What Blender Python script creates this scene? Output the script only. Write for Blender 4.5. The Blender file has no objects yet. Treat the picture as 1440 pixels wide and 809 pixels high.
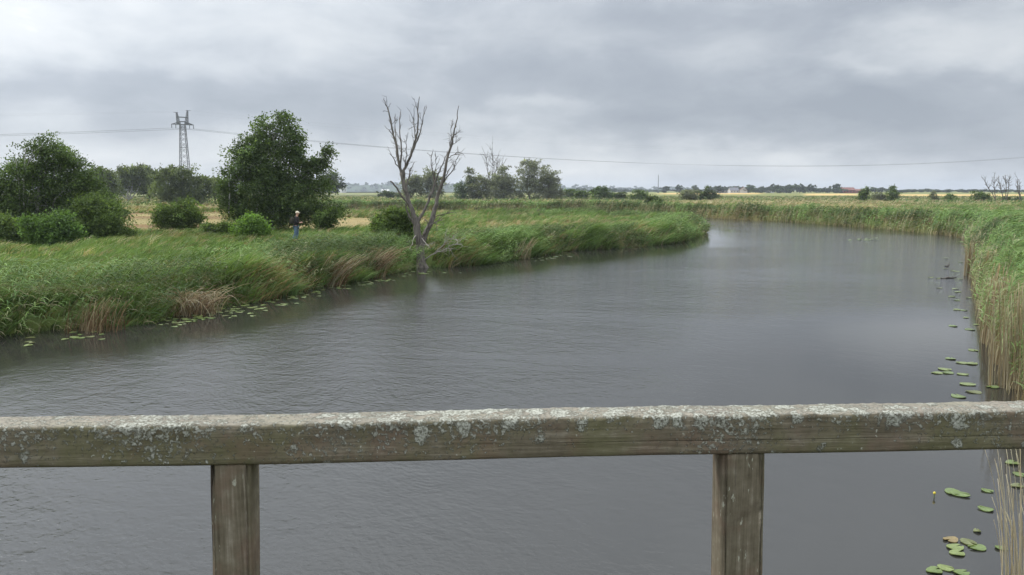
import bpy, bmesh, math, random
import numpy as np
from mathutils import Vector, noise as mnoise
R = math.radians
C = bpy.context.scene.collection
scene = bpy.context.scene

# ------------------------------------------------------------------ camera, sky, sun, exposure
F, CX, CY, HZ = 1120.0, 720.0, 404.5, 269.0      # focal length and horizon in photograph pixels
CAM_Z = 3.7                                       # eye above the water (water is z = 0)
PITCH = math.atan((CY - HZ) / F)
cam_d = bpy.data.cameras.new('camera')
cam_d.sensor_width = 36.0
cam_d.lens = F / 1440.0 * 36.0
cam_d.clip_start, cam_d.clip_end = 0.05, 12000.0
cam = bpy.data.objects.new('camera', cam_d)
C.objects.link(cam)
cam.location = (0, 0, CAM_Z)
cam.rotation_euler = (math.pi / 2 - PITCH, 0, 0)
scene.camera = cam

SUN_EL, SUN_AZ = R(48), R(-58)                    # azimuth from +Y, negative is to the left
world = bpy.data.worlds.new('World')
scene.world = world
world.use_nodes = True


class NT:
    """Small helper for building node trees."""
    def __init__(self, tree):
        self.t = tree
        tree.nodes.clear()

    def n(self, kind, **kw):
        nd = self.t.nodes.new(kind)
        for k, v in kw.items():
            setattr(nd, k, v)
        return nd

    def set(self, sock, v):
        if hasattr(v, 'is_output') or isinstance(v, bpy.types.NodeSocket):
            self.t.links.new(v, sock)
        else:
            sock.default_value = v

    def math(self, op, a, b=None, c=None, clamp=False):
        nd = self.n('ShaderNodeMath', operation=op, use_clamp=clamp)
        self.set(nd.inputs[0], a)
        if b is not None:
            self.set(nd.inputs[1], b)
        if c is not None:
            self.set(nd.inputs[2], c)
        return nd.outputs[0]

    def maprange(self, v, a, b, c, d, smooth=True):
        nd = self.n('ShaderNodeMapRange', interpolation_type='SMOOTHSTEP' if smooth else 'LINEAR')
        for i, x in enumerate((v, a, b, c, d)):
            self.set(nd.inputs[i], x)
        return nd.outputs[0]

    def xyz(self, v):
        nd = self.n('ShaderNodeSeparateXYZ')
        self.set(nd.inputs[0], v)
        return nd.outputs

    def comb(self, x, y, z):
        nd = self.n('ShaderNodeCombineXYZ')
        for i, v in enumerate((x, y, z)):
            self.set(nd.inputs[i], v)
        return nd.outputs[0]

    def noise(self, vec, scale, detail=4, rough=0.5, dist=0.0):
        nd = self.n('ShaderNodeTexNoise')
        if vec is not None:
            self.set(nd.inputs['Vector'], vec)
        nd.inputs['Scale'].default_value = scale
        nd.inputs['Detail'].default_value = detail
        nd.inputs['Roughness'].default_value = rough
        nd.inputs['Distortion'].default_value = dist
        return nd.outputs['Fac']

    def ramp(self, fac, stops, interp='LINEAR'):
        nd = self.n('ShaderNodeValToRGB')
        nd.color_ramp.interpolation = interp
        el = nd.color_ramp.elements
        while len(el) < len(stops):
            el.new(0.5)
        for e, (p, c) in zip(el, stops):
            e.position = p
            e.color = (*c, 1)
        self.set(nd.inputs[0], fac)
        return nd.outputs[0]

    def mix(self, f, a, b, blend='MIX'):
        nd = self.n('ShaderNodeMix', data_type='RGBA', blend_type=blend)
        self.set(nd.inputs[0], f)
        for i, v in ((6, a), (7, b)):
            if isinstance(v, tuple) and len(v) == 3:
                v = (*v, 1)
            self.set(nd.inputs[i], v)
        return nd.outputs[2]


def build_sky():
    t = NT(world.node_tree)
    out = t.n('ShaderNodeOutputWorld')
    bg = t.n('ShaderNodeBackground')
    bg.inputs['Strength'].default_value = 0.1
    sky = t.n('ShaderNodeTexSky', sky_type='NISHITA')
    sky.sun_disc = False
    sky.sun_elevation = SUN_EL
    sky.sun_rotation = SUN_AZ
    d = t.n('ShaderNodeTexCoord').outputs['Generated']
    x, y, z = t.xyz(d)
    az = t.math('ARCTAN2', x, y)
    el = t.math('ARCSINE', z)
    # billows: broad, wide clouds flattened towards the horizon, with finer ones inside
    v1 = t.comb(t.math('MULTIPLY', az, 3.4), t.math('MULTIPLY', el, 9.0), 3.7)
    n1 = t.noise(v1, 1.0, 8, 0.54, 0.6)
    v2 = t.comb(t.math('MULTIPLY', az, 9.0), t.math('MULTIPLY', el, 20.0), 9.1)
    n2 = t.noise(v2, 1.0, 7, 0.56, 0.4)
    # warp the big cloud banks
    vw = t.comb(t.math('MULTIPLY', az, 5.0), t.math('MULTIPLY', el, 11.0), 20.5)
    w1 = t.math('SUBTRACT', t.noise(vw, 1.4, 7, 0.56), 0.5)
    vw2 = t.comb(t.math('MULTIPLY', az, 5.0), t.math('MULTIPLY', el, 11.0), 44.5)
    w2 = t.math('SUBTRACT', t.noise(vw2, 1.4, 7, 0.56), 0.5)
    azw = t.math('MULTIPLY_ADD', w1, 0.36, az)
    elw = t.math('MULTIPLY_ADD', w2, 0.115, el)
    total = t.math('ADD', t.math('MULTIPLY_ADD', n1, 0.66, -0.22), t.math('MULTIPLY', n2, 0.42))
    # cloud banks: azimuth, elevation, half widths (degrees), lightness
    banks = [(-29, 12, 11, 3.6, 0.25), (-36, 8.5, 8, 2.0, 0.12), (-12, 13.0, 12, 3.0, 0.12),
             (-20, 6.2, 17, 1.7, -0.20), (-3, 8.8, 7, 1.8, -0.10), (8, 7.4, 10, 2.0, -0.16), (22, 5.2, 20, 1.7, -0.26),
             (18, 11.2, 11, 2.0, -0.18), (31, 9.6, 5, 2.0, 0.22), (3, 6.0, 4.0, 1.0, 0.20), (24, 7.6, 9, 0.8, 0.10),
             (-14, 2.6, 20, 1.9, 0.16), (14, 1.7, 22, 1.2, 0.16), (28, 2.9, 12, 0.8, -0.03), (20, 13.8, 14, 1.2, -0.08)]
    for a, e, ra, re, w in banks:
        da = t.math('DIVIDE', t.math('SUBTRACT', azw, R(a)), R(ra))
        de = t.math('DIVIDE', t.math('SUBTRACT', elw, R(e)), R(re))
        s = t.math('ADD', t.math('MULTIPLY', da, da), t.math('MULTIPLY', de, de))
        g = t.math('EXPONENT', t.math('MULTIPLY', s, -1.0))
        total = t.math('MULTIPLY_ADD', g, w, total)
    cloud = t.ramp(total, [(0.0, (2.75, 3.05, 3.5)), (0.22, (3.4, 3.7, 4.15)), (0.42, (4.5, 4.8, 5.15)), (0.62, (5.6, 5.82, 6.03)),
                           (0.80, (8.3, 8.35, 8.35))])
    # an overcast sky is brighter overhead than at the horizon
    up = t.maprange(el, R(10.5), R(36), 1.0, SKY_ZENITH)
    # the sun stands behind the cloud high on the left: the cover is brighter round it
    sdir = Vector((math.sin(SUN_AZ) * math.cos(SUN_EL), math.cos(SUN_AZ) * math.cos(SUN_EL), math.sin(SUN_EL)))
    dp = t.n('ShaderNodeVectorMath', operation='DOT_PRODUCT')
    t.set(dp.inputs[0], d)
    dp.inputs[1].default_value = sdir
    glow = t.math('POWER', t.math('MAXIMUM', dp.outputs['Value'], 0.0), 4.0)
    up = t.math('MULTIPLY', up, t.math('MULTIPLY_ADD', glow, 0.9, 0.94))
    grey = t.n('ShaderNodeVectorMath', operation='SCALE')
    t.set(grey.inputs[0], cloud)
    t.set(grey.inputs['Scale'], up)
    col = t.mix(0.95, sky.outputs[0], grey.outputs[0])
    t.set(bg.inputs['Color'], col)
    t.set(out.inputs['Surface'], bg.outputs[0])


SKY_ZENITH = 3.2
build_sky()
sun_d = bpy.data.lights.new('sun', 'SUN')
sun_d.energy = 1.5
sun_d.angle = R(20)
sun_d.color = (1.0, 0.95, 0.88)
sun = bpy.data.objects.new('sun', sun_d)
C.objects.link(sun)
sd = Vector((math.sin(SUN_AZ) * math.cos(SUN_EL), math.cos(SUN_AZ) * math.cos(SUN_EL), math.sin(SUN_EL)))
sun.rotation_euler = sd.to_track_quat('Z', 'Y').to_euler()
sun.location = (0, 0, 60)

vs = scene.view_settings
vs.view_transform = 'Standard'
vs.look = 'None'
vs.exposure = 0.52
vs.gamma = 1.0
scene.cycles.use_denoising = True
scene.cycles.max_bounces = 6
scene.cycles.transparent_max_bounces = 4
scene.cycles.volume_bounces = 0
scene.cycles.sample_clamp_indirect = 4.0

# ------------------------------------------------------------------ helpers
rng = np.random.default_rng(11)
random.seed(5)
SP, CP = math.sin(PITCH), math.cos(PITCH)


def ray(px, py):
    u, v = (px - CX) / F, -(py - CY) / F
    return np.array((u, CP + v * SP, -SP + v * CP))


def at_z(px, py, z=0.0):
    d = ray(px, py)
    k = (z - CAM_Z) / d[2]
    return np.array((d[0] * k, d[1] * k, z))


def at_y(px, py, Y):
    d = ray(px, py)
    k = Y / d[1]
    return np.array((d[0] * k, Y, CAM_Z + d[2] * k))


def tag(o, label=None, cat=None, group=None, kind=None):
    if label: o['label'] = label
    if cat: o['category'] = cat
    if group: o['group'] = group
    if kind: o['kind'] = kind
    return o


def empty(name, loc, label=None, cat=None, group=None):
    o = bpy.data.objects.new(name, None)
    C.objects.link(o)
    o.location = [float(a) for a in loc]
    o.empty_display_size = 0.3
    return tag(o, label, cat, group)


def link_mesh(name, me, mat, parent=None, smooth=False):
    o = bpy.data.objects.new(name, me)
    C.objects.link(o)
    if mat is not None and not me.materials:
        me.materials.append(mat)
    if parent is not None:
        o.parent = parent
    if smooth:
        me.polygons.foreach_set('use_smooth', np.ones(len(me.polygons), dtype=bool))
    return o


def np_mesh(name, V, Q, col=None):
    """V (n,3), Q (m,4) or (m,3); col (n,3) albedo per vertex."""
    V = np.asarray(V, np.float32); Q = np.asarray(Q, np.int32)
    me = bpy.data.meshes.new(name)
    me.vertices.add(len(V))
    me.vertices.foreach_set('co', V.ravel())
    k = Q.shape[1]
    me.loops.add(Q.size)
    me.loops.foreach_set('vertex_index', Q.ravel())
    me.polygons.add(len(Q))
    me.polygons.foreach_set('loop_start', np.arange(0, Q.size, k, dtype=np.int32))
    me.polygons.foreach_set('loop_total', np.full(len(Q), k, np.int32))
    if col is not None:
        a = me.attributes.new('tint', 'FLOAT_COLOR', 'POINT')
        c4 = np.ones((len(V), 4), np.float32)
        c4[:, :3] = col
        a.data.foreach_set('color', c4.ravel())
    me.update(calc_edges=True)
    return me


def vnoise(x, y, s, seed=0):
    """cheap smooth 2-D value noise, vectorised, 0..1"""
    x = np.asarray(x, float) / s; y = np.asarray(y, float) / s
    xi, yi = np.floor(x), np.floor(y)
    fx, fy = x - xi, y - yi
    fx, fy = fx * fx * (3 - 2 * fx), fy * fy * (3 - 2 * fy)

    def h(a, b):
        v = np.sin(a * 127.1 + b * 311.7 + seed * 74.7) * 43758.5453
        return v - np.floor(v)
    return (h(xi, yi) * (1 - fx) + h(xi + 1, yi) * fx) * (1 - fy) + (h(xi, yi + 1) * (1 - fx) + h(xi + 1, yi + 1) * fx) * fy


def sstep(a, b, x):
    t = np.clip((x - a) / (b - a), 0, 1)
    return t * t * (3 - 2 * t)


def unit(v):
    return v / np.maximum(np.linalg.norm(v, axis=-1, keepdims=True), 1e-9)


# ------------------------------------------------------------------ materials
def material(name):
    m = bpy.data.materials.new(name)
    m.use_nodes = True
    return m, NT(m.node_tree)


def principled(t, base, rough=0.7, spec=0.3, normal=None):
    out = t.n('ShaderNodeOutputMaterial')
    b = t.n('ShaderNodeBsdfPrincipled')
    if isinstance(base, tuple) and len(base) == 3:
        base = (*base, 1)
    t.set(b.inputs['Base Color'], base)
    t.set(b.inputs['Roughness'], rough)
    b.inputs['Specular IOR Level'].default_value = spec
    if normal is not None:
        t.set(b.inputs['Normal'], normal)
    t.set(out.inputs['Surface'], b.outputs[0])
    return b, out


def bump(t, h, strength=0.5, dist=0.01):
    nd = t.n('ShaderNodeBump')
    nd.inputs['Strength'].default_value = strength
    nd.inputs['Distance'].default_value = dist
    t.set(nd.inputs['Height'], h)
    return nd.outputs[0]


def foliage_material(name, trans=0.35, rough=0.6, spec=0.18):
    m, t = material(name)
    out = t.n('ShaderNodeOutputMaterial')
    col = t.n('ShaderNodeAttribute', attribute_name='tint').outputs['Color']
    b = t.n('ShaderNodeBsdfPrincipled')
    t.set(b.inputs['Base Color'], col)
    b.inputs['Roughness'].default_value = rough
    b.inputs['Specular IOR Level'].default_value = spec
    tr = t.n('ShaderNodeBsdfTranslucent')
    t.set(tr.inputs['Color'], t.mix(1.0, col, (1.15, 1.2, 0.6), 'MULTIPLY'))
    mx = t.n('ShaderNodeMixShader')
    mx.inputs[0].default_value = trans
    t.set(mx.inputs[1], b.outputs[0])
    t.set(mx.inputs[2], tr.outputs[0])
    t.set(out.inputs['Surface'], mx.outputs[0])
    return m


LEAF = foliage_material('leaves', 0.45)
REED = foliage_material('reed_blades', 0.26, 0.65, 0.10)


def bark_material(name, c1, c2, scale=6.0, stretch=0.25):
    m, t = material(name)
    p = t.n('ShaderNodeTexCoord').outputs['Object']
    x, y, z = t.xyz(p)
    v = t.comb(x, y, t.math('MULTIPLY', z, stretch))
    n = t.noise(v, scale, 6, 0.65)
    n2 = t.noise(p, 1.7, 3, 0.5)
    col = t.ramp(t.math('ADD', t.math('MULTIPLY', n, 0.7), t.math('MULTIPLY', n2, 0.3)), [(0.32, c1), (0.66, c2)])
    principled(t, col, 0.85, 0.15, bump(t, n, 0.7, 0.03))
    return m


BARK = bark_material('brown_bark', (0.035, 0.028, 0.022), (0.12, 0.10, 0.08))
BIRCH = bark_material('birch_bark', (0.12, 0.11, 0.10), (0.52, 0.50, 0.46), 3.0, 2.0)
DEADWOOD = bark_material('dead_wood', (0.040, 0.034, 0.028), (0.22, 0.195, 0.165), 14.0, 0.15)


def plain_material(name, col, rough=0.7, var=0.25, scale=3.0, spec=0.3):
    m, t = material(name)
    p = t.n('ShaderNodeTexCoord').outputs['Object']
    n = t.noise(p, scale, 5, 0.6)
    a = tuple(c * (1 - var) for c in col)
    b = tuple(min(c * (1 + var), 0.9) for c in col)
    principled(t, t.ramp(n, [(0.3, a), (0.7, b)]), rough, spec, bump(t, n, 0.2, 0.01))
    return m


# ------------------------------------------------------------------ river outline and terrain
LEFT_EDGE = [(-70, -90), (-34, -30), (-22, 2), (-16.5, 14)] + [tuple(at_z(*p)[:2]) for p in (
    (0, 474), (60, 468), (130, 462), (205, 457), (235, 443), (300, 434), (360, 424), (432, 407), (470, 402), (520, 391), (592, 376),
    (640, 376), (690, 371), (745, 362), (800, 353), (880, 349), (950, 342), (975, 334), (990, 327))] + [
    (18.0, 86), (10, 98), (-4, 108), (-30, 121), (-80, 140), (-250, 190), (-420, 260)]
RIGHT_EDGE = [(-20, -90), (4, -30), (6.5, -6), (6.9, 3)] + [tuple(at_z(*p)[:2]) for p in (
    (1570, 860), (1500, 700), (1455, 620), (1424, 565), (1396, 520), (1380, 482), (1372, 440), (1364, 400), (1359, 372), (1356, 348), (1352, 334),
    (1300, 328), (1200, 319), (1100, 312), (1020, 308), (960, 305), (925, 303.5))] + [
    (16, 136), (-6, 146), (-40, 158), (-90, 172), (-250, 222), (-420, 300)]
RIVER = np.array(LEFT_EDGE + RIGHT_EDGE[::-1])


def river_sd(x, y):
    """signed distance to the river: negative in the water."""
    x = np.asarray(x, float); y = np.asarray(y, float)
    sh = x.shape
    x, y = x.ravel(), y.ravel()
    best = np.full(x.shape, 1e9)
    inside = np.zeros(x.shape, bool)
    n = len(RIVER)
    for i in range(n):
        ax, ay = RIVER[i]; bx, by = RIVER[(i + 1) % n]
        ex, ey = bx - ax, by - ay
        t = np.clip(((x - ax) * ex + (y - ay) * ey) / (ex * ex + ey * ey), 0, 1)
        best = np.minimum(best, (x - ax - t * ex) ** 2 + (y - ay - t * ey) ** 2)
        if ay != by:
            c = ((ay > y) != (by > y)) & (x < ex * (y - ay) / (by - ay) + ax)
            inside ^= c
    s = np.sqrt(best)
    s[inside] *= -1
    return s.reshape(sh)


TREE_FOOT = at_z(592, 367, 0.32)
WALKER = at_z(417, 342, 0.65)


def clear(x, y):
    """trampled or bare spots: the dead tree's foot, the walker's path"""
    a = np.exp(-((x - TREE_FOOT[0] - 0.1) / 0.42) ** 2) * sstep(TREE_FOOT[1] - 3.5, TREE_FOOT[1] - 2.8, y) * (1 - sstep(TREE_FOOT[1] + 0.3, TREE_FOOT[1] + 0.8, y))
    return 1 - np.clip(0.9 * a, 0, 1)


def low_path(x, y):
    b = np.exp(-((x - WALKER[0]) / 3.2) ** 2 - ((y - WALKER[1] + 1.5) / 2.6) ** 2)
    return 1 - 0.75 * b


MEADOW_Z = 0.62


def ground_z(x, y, s=None):
    x = np.asarray(x, float); y = np.asarray(y, float)
    if s is None:
        s = river_sd(x, y)
    wob = (vnoise(x, y, 1.7, 3) - 0.5) * 0.5
    z = -1.1 + (MEADOW_Z + 1.1) * sstep(-0.45, 1.0, s + wob * 0.6)
    z = z + (vnoise(x, y, 9, 1) - 0.5) * 0.22 * sstep(1, 5, s) + (vnoise(x, y, 2.2, 2) - 0.5) * 0.12 * sstep(0.3, 2, s)
    az = x / np.maximum(y, 1)
    rise = sstep(0.08, 0.22, az) * 0.7 + 0.08
    return z + rise * np.clip(y - 480, 0, 1200) * 0.0036 * (0.75 + 0.5 * vnoise(x, y, 260, 9))


def fields(x, y):
    """what grows where: dry (0..1), brown (0..1), height factor, wheat"""
    x = np.asarray(x, float); y = np.asarray(y, float)
    az = x / np.maximum(y, 1)
    wob = (vnoise(x, y, 14, 5) - 0.5) * 9 + (vnoise(x, y, 4, 6) - 0.5) * 3
    yy = y + wob
    dry = 0.10 + 0.22 * sstep(110, 200, y) + 0.6 * (0.35 + 0.65 * sstep(45, 75, y)) * np.clip(vnoise(x, y, 13, 7) * 0.6 + vnoise(x * 0.4, y, 6, 8) * 0.6 - 0.45, 0, 1)
    brown = 0.16 * vnoise(x, y, 7, 12) ** 2
    tall = 0.75 + 0.5 * vnoise(x, y, 6, 10)
    # hay meadow behind the left bushes, in mown bands
    hay = sstep(-0.60, -0.55, az) * (1 - sstep(-0.37, -0.34, az)) * sstep(57, 61, yy) * (1 - sstep(112, 122, yy))
    band = 0.5 + 0.5 * np.sin((yy - 56) * 2 * math.pi / 21)
    dry = dry * (1 - hay) + hay * (0.55 + 0.4 * band)
    brown = brown * (1 - hay) + hay * (0.75 * (1 - band) + 0.1)
    tall = tall * (1 - hay) + hay * 0.12
    # pale yellow mown strip between alder and dead tree
    strip = sstep(-0.31, -0.27, az) * (1 - sstep(-0.12, -0.09, az)) * sstep(62, 66, yy) * (1 - sstep(90, 97, yy))
    dry = dry * (1 - strip) + strip * 1.0
    brown = brown * (1 - strip) + strip * 0.25
    tall = tall * (1 - strip) + strip * 0.1
    # pale seeding grass further out
    pale = sstep(115, 124, yy) * (1 - sstep(165, 180, yy)) * (1 - sstep(0.0, 0.06, az))
    dry = np.maximum(dry, pale * 0.7)
    brown = np.maximum(brown, pale * 0.35)
    pale2 = sstep(95, 110, yy) * (1 - sstep(240, 300, yy)) * sstep(0.16, 0.22, az) * (1 - sstep(0.46, 0.55, az))
    dry = np.maximum(dry, pale2 * 0.75)
    mid = sstep(44, 50, yy) * (1 - sstep(70, 80, yy)) * sstep(-0.06, -0.03, az) * (1 - sstep(0.16, 0.22, az))
    dry = np.maximum(dry, mid * 0.6)
    rust = np.exp(-((az + 0.42) / 0.07) ** 2) * np.exp(-((y - 49.5) / 1.6) ** 2)
    brown = np.maximum(brown, rust * 0.85)
    wheat = sstep(0.17, 0.20, az) * (1 - sstep(0.30, 0.32, az)) * sstep(640, 700, y) * (1 - sstep(900, 940, y))
    wheat = np.maximum(wheat, sstep(0.36, 0.37, az) * (1 - sstep(0.425, 0.435, az)) * sstep(520, 580, y) * (1 - sstep(760, 800, y)))
    wheat = np.maximum(wheat, sstep(0.455, 0.48, az) * sstep(430, 480, y) * (1 - sstep(640, 700, y)))
    return dry, brown, tall, wheat


def axis(lo, hi, step, near, grow):
    a = [0.0]
    while a[-1] < hi:
        a.append(a[-1] + (step if a[-1] < near else max(step, a[-1] * grow)))
    b = [0.0]
    while b[-1] > lo:
        b.append(b[-1] - (step if -b[-1] < near else max(step, -b[-1] * grow)))
    return np.array(b[:0:-1] + a)


def lerp3(a, b, t):
    return np.asarray(a) * (1 - t[..., None]) + np.asarray(b) * t[..., None]


G_GREEN, G_DRY, G_BROWN, G_WHEAT = (0.095, 0.150, 0.036), (0.27, 0.225, 0.105), (0.16, 0.095, 0.052), (0.46, 0.33, 0.14)


def field_colour(x, y):
    dry, brown, tall, wheat = fields(x, y)
    c = lerp3(G_GREEN, G_DRY, dry)
    c = lerp3(c, G_BROWN, brown)
    return lerp3(c, G_WHEAT, wheat), dry, brown, tall


def build_ground():
    xs = axis(-3200, 3200, 0.8, 52, 0.0165)
    ys = axis(-120, 3800, 0.8, 52, 0.0165)
    X, Y = np.meshgrid(xs, ys)
    S = river_sd(X, Y)
    Z = ground_z(X, Y, S)
    V = np.stack([X, Y, Z], -1).reshape(-1, 3)
    nx, ny = len(xs), len(ys)
    idx = np.arange(nx * ny).reshape(ny, nx)
    Q = np.stack([idx[:-1, :-1], idx[:-1, 1:], idx[1:, 1:], idx[1:, :-1]], -1).reshape(-1, 4)
    col, *_ = field_colour(X, Y)
    mud_shade = (1 - sstep(-0.2, 0.7, S))
    col = lerp3(col, (0.035, 0.028, 0.018), mud_shade)  # bank mud, its colour deepened to paint in shade under the reeds
    me = np_mesh('ground', V, Q, col.reshape(-1, 3))
    m, t = material('meadow')
    p = t.n('ShaderNodeTexCoord').outputs['Object']
    c = t.n('ShaderNodeAttribute', attribute_name='tint').outputs['Color']
    n1 = t.noise(p, 1.3, 6, 0.65)
    n2 = t.noise(p, 0.12, 4, 0.6)
    f = t.math('ADD', t.math('MULTIPLY', n1, 0.9), t.math('MULTIPLY', n2, 0.6))
    c = t.mix(1.0, c, t.ramp(f, [(0.35, (0.62, 0.66, 0.6)), (0.75, (1.0, 1.0, 1.0)), (1.0, (1.3, 1.22, 1.1))]), 'MULTIPLY')
    principled(t, c, 0.95, 0.05, bump(t, n1, 0.9, 0.12))
    o = link_mesh('ground', me, m, smooth=True)
    tag(o, 'flat green and straw coloured river meadow running to the horizon', None, None, 'structure')


build_ground()


def build_river():
    # one broad sheet at water level; the meadow stands above it everywhere except in the channel
    xs = np.concatenate([[-430, -200, -100], np.arange(-60, 60.1, 1.25)])
    ys = np.concatenate([[-100, -40, -10], np.arange(2, 140, 1.25), [160, 200, 310]])
    X, Y = np.meshgrid(xs, ys)
    V = np.stack([X, Y, X * 0], -1).reshape(-1, 3)
    idx = np.arange(len(V)).reshape(len(ys), len(xs))
    Q = np.stack([idx[:-1, :-1], idx[:-1, 1:], idx[1:, 1:], idx[1:, :-1]], -1).reshape(-1, 4)
    # wind blows off the left bank, so the water lies calmer in its lee: ripples grow with the distance from it
    E = np.array(LEFT_EDGE[2:24]); E2 = np.array(RIGHT_EDGE[2:10])
    best = np.full(X.shape, 1e9)
    for (ax, ay), (bx, by) in list(zip(E[:-1], E[1:])) + list(zip(E2[:-1], E2[1:])):
        ex, ey = bx - ax, by - ay
        k = np.clip(((X - ax) * ex + (Y - ay) * ey) / (ex * ex + ey * ey), 0, 1)
        best = np.minimum(best, (X - ax - k * ex) ** 2 + (Y - ay - k * ey) ** 2)
    chop = 0.07 + 0.93 * sstep(1.6, 9.0, np.sqrt(best) + 3.0 * (vnoise(X, Y, 5, 15) - 0.5))
    m, t = material('river_water')
    p = t.n('ShaderNodeTexCoord').outputs['Object']
    x, y, z = t.xyz(p)
    # wind blows to the right: small crests lie across it, with broader swell and calmer lanes
    v = t.comb(t.math('MULTIPLY_ADD', y, 0.35, x), t.math('MULTIPLY', y, 0.85), 0.0)
    a = t.noise(v, 7.5, 4, 0.6, 0.4)
    b = t.noise(v, 2.3, 3, 0.55, 0.6)
    c = t.noise(v, 15.0, 3, 0.6)
    lanes = t.maprange(t.noise(t.comb(t.math('MULTIPLY', x, 0.10), t.math('MULTIPLY', y, 0.16), 2.0), 1.0, 5, 0.62, 0.6), 0.3, 0.7, 0.50, 1.2)
    h = t.math('ADD', t.math('MULTIPLY', a, 0.055), t.math('MULTIPLY', b, 0.10))
    h = t.math('ADD', h, t.math('MULTIPLY', c, 0.040))
    h = t.math('MULTIPLY', h, t.math('MULTIPLY', lanes, t.n('ShaderNodeAttribute', attribute_name='chop').outputs['Fac']))
    n = bump(t, h, 1.0, WAVE)
    bs, out = principled(t, (0.027, 0.026, 0.022), 0.04, 0.5, n)
    bs.inputs['IOR'].default_value = 1.333
    me = np_mesh('river_water', V, Q)
    me.attributes.new('chop', 'FLOAT', 'POINT').data.foreach_set('value', chop.ravel().astype(np.float32))
    o = link_mesh('river_water', me, m)
    tag(o, 'dark wind rippled river curving away to the left', None, None, 'structure')


WAVE = 0.27
build_river()

# ------------------------------------------------------------------ blades: reeds and grass
WIND = np.array((1.0, 0.12, 0.0))


def ribbon_template(curve_pts, widths, face):
    """a strip following curve_pts; face is the width direction."""
    P = np.asarray(curve_pts, float); w = np.asarray(widths, float)
    f = np.asarray(face, float)
    L = P - f * w[:, None] / 2
    Rr = P + f * w[:, None] / 2
    V = np.empty((2 * len(P), 3)); V[0::2] = L; V[1::2] = Rr
    Q = [(2 * i, 2 * i + 1, 2 * i + 3, 2 * i + 2) for i in range(len(P) - 1)]
    return V, np.array(Q)


def reed_template(r, leaves=7, lean=0.25, width=0.02, plume=False, stem_w=0.011, bend=0.5, segs=3, lo=0.22):
    """one reed of unit height, bent down-wind (+x). part: 0 leaf, 1 stem, 2 plume; t = height along the reed"""
    Vs, Qs, part, hh = [], [], [], []
    n = 0

    def add(V, Q, p, h):
        nonlocal n
        Vs.append(V); Qs.append(Q + n); part.append(np.full(len(V), p)); hh.append(np.asarray(h)); n += len(V)
    k = np.linspace(0, 1, 5)
    dy = r.normal(0, 0.05)
    stem = np.stack([lean * k ** 2, dy * k ** 2, k - 0.10 * lean * k ** 3], -1)
    ang = r.uniform(0, math.pi)
    f = np.array((math.cos(ang), math.sin(ang), 0))
    V, Q = ribbon_template(stem, stem_w * (1 - 0.6 * k), f)
    add(V, Q, 1, np.repeat(k, 2))
    for i in range(leaves):
        h = lo + (0.96 - lo) * (i + r.uniform(0, 0.8)) / leaves
        base = np.array((lean * h * h, dy * h * h, h - 0.1 * lean * h ** 3))
        a = r.normal(0, 0.75)                      # most leaves stream with the wind
        out = np.array((math.cos(a), math.sin(a), 0))
        ln = r.uniform(0.20, 0.36) * (1.05 - 0.3 * h)
        s = np.linspace(0, 1, segs + 1)
        up = r.uniform(0.5, 1.0)
        pts = base + out * (ln * s ** 1.15)[:, None] + np.array((0, 0, 1)) * (ln * (up * s - (up * 0.55 + bend) * s * s))[:, None]
        side = unit(np.cross(out, (0, 0, 1)) + np.array((0, 0, r.normal(0, 0.5))))
        V, Q = ribbon_template(pts, width * np.array([0.7, 1.0, 0.75, 0.08][:segs + 1] if segs == 3 else [0.8, 1.0, 0.08]), side)
        add(V, Q, 0, np.full(len(V), h))
    if plume:
        s = np.linspace(0, 1, 4)
        tip = stem[-1]
        pts = tip + np.array((0.13, 0, 0.02)) * s[:, None] - np.array((0, 0, 0.05)) * (s ** 2)[:, None]
        for fd in ((0, 1, 0), (0.2, 0.3, 1)):
            V, Q = ribbon_template(pts, [0.01, 0.04, 0.035, 0.006], unit(np.array(fd, float)))
            add(V, Q, 2, np.ones(len(V)))
    return np.concatenate(Vs), np.concatenate(Qs), np.concatenate(part), np.concatenate(hh)


def grass_template(r, blades=9, segs=2, width=0.02):
    Vs, Qs, hh = [], [], []
    n = 0
    for b in range(blades):
        a = r.normal(0, 0.7)
        out = np.array((math.cos(a), math.sin(a), 0))
        root = np.array((r.normal(0, 0.16), r.normal(0, 0.16), 0))
        ht = r.uniform(0.55, 1.0); ln = r.uniform(0.35, 0.95)
        s = np.linspace(0, 1, segs + 1)
        pts = root + out * (ln * s ** 1.8)[:, None] + np.array((0, 0, 1)) * (ht * (1.25 * s - 0.45 * s * s))[:, None]
        g = r.uniform(0, math.pi)
        side = unit(np.array((math.cos(g), math.sin(g), r.normal(0, 0.4))))
        V, Q = ribbon_template(pts, width * np.array({1: [1.0, 0.2], 2: [1.0, 0.8, 0.12], 3: [0.9, 1.0, 0.7, 0.1]}[segs]), side)
        Vs.append(V); Qs.append(Q + n); hh.append(np.repeat(s, 2)); n += len(V)
    return np.concatenate(Vs), np.concatenate(Qs), np.zeros(n), np.concatenate(hh)


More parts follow.
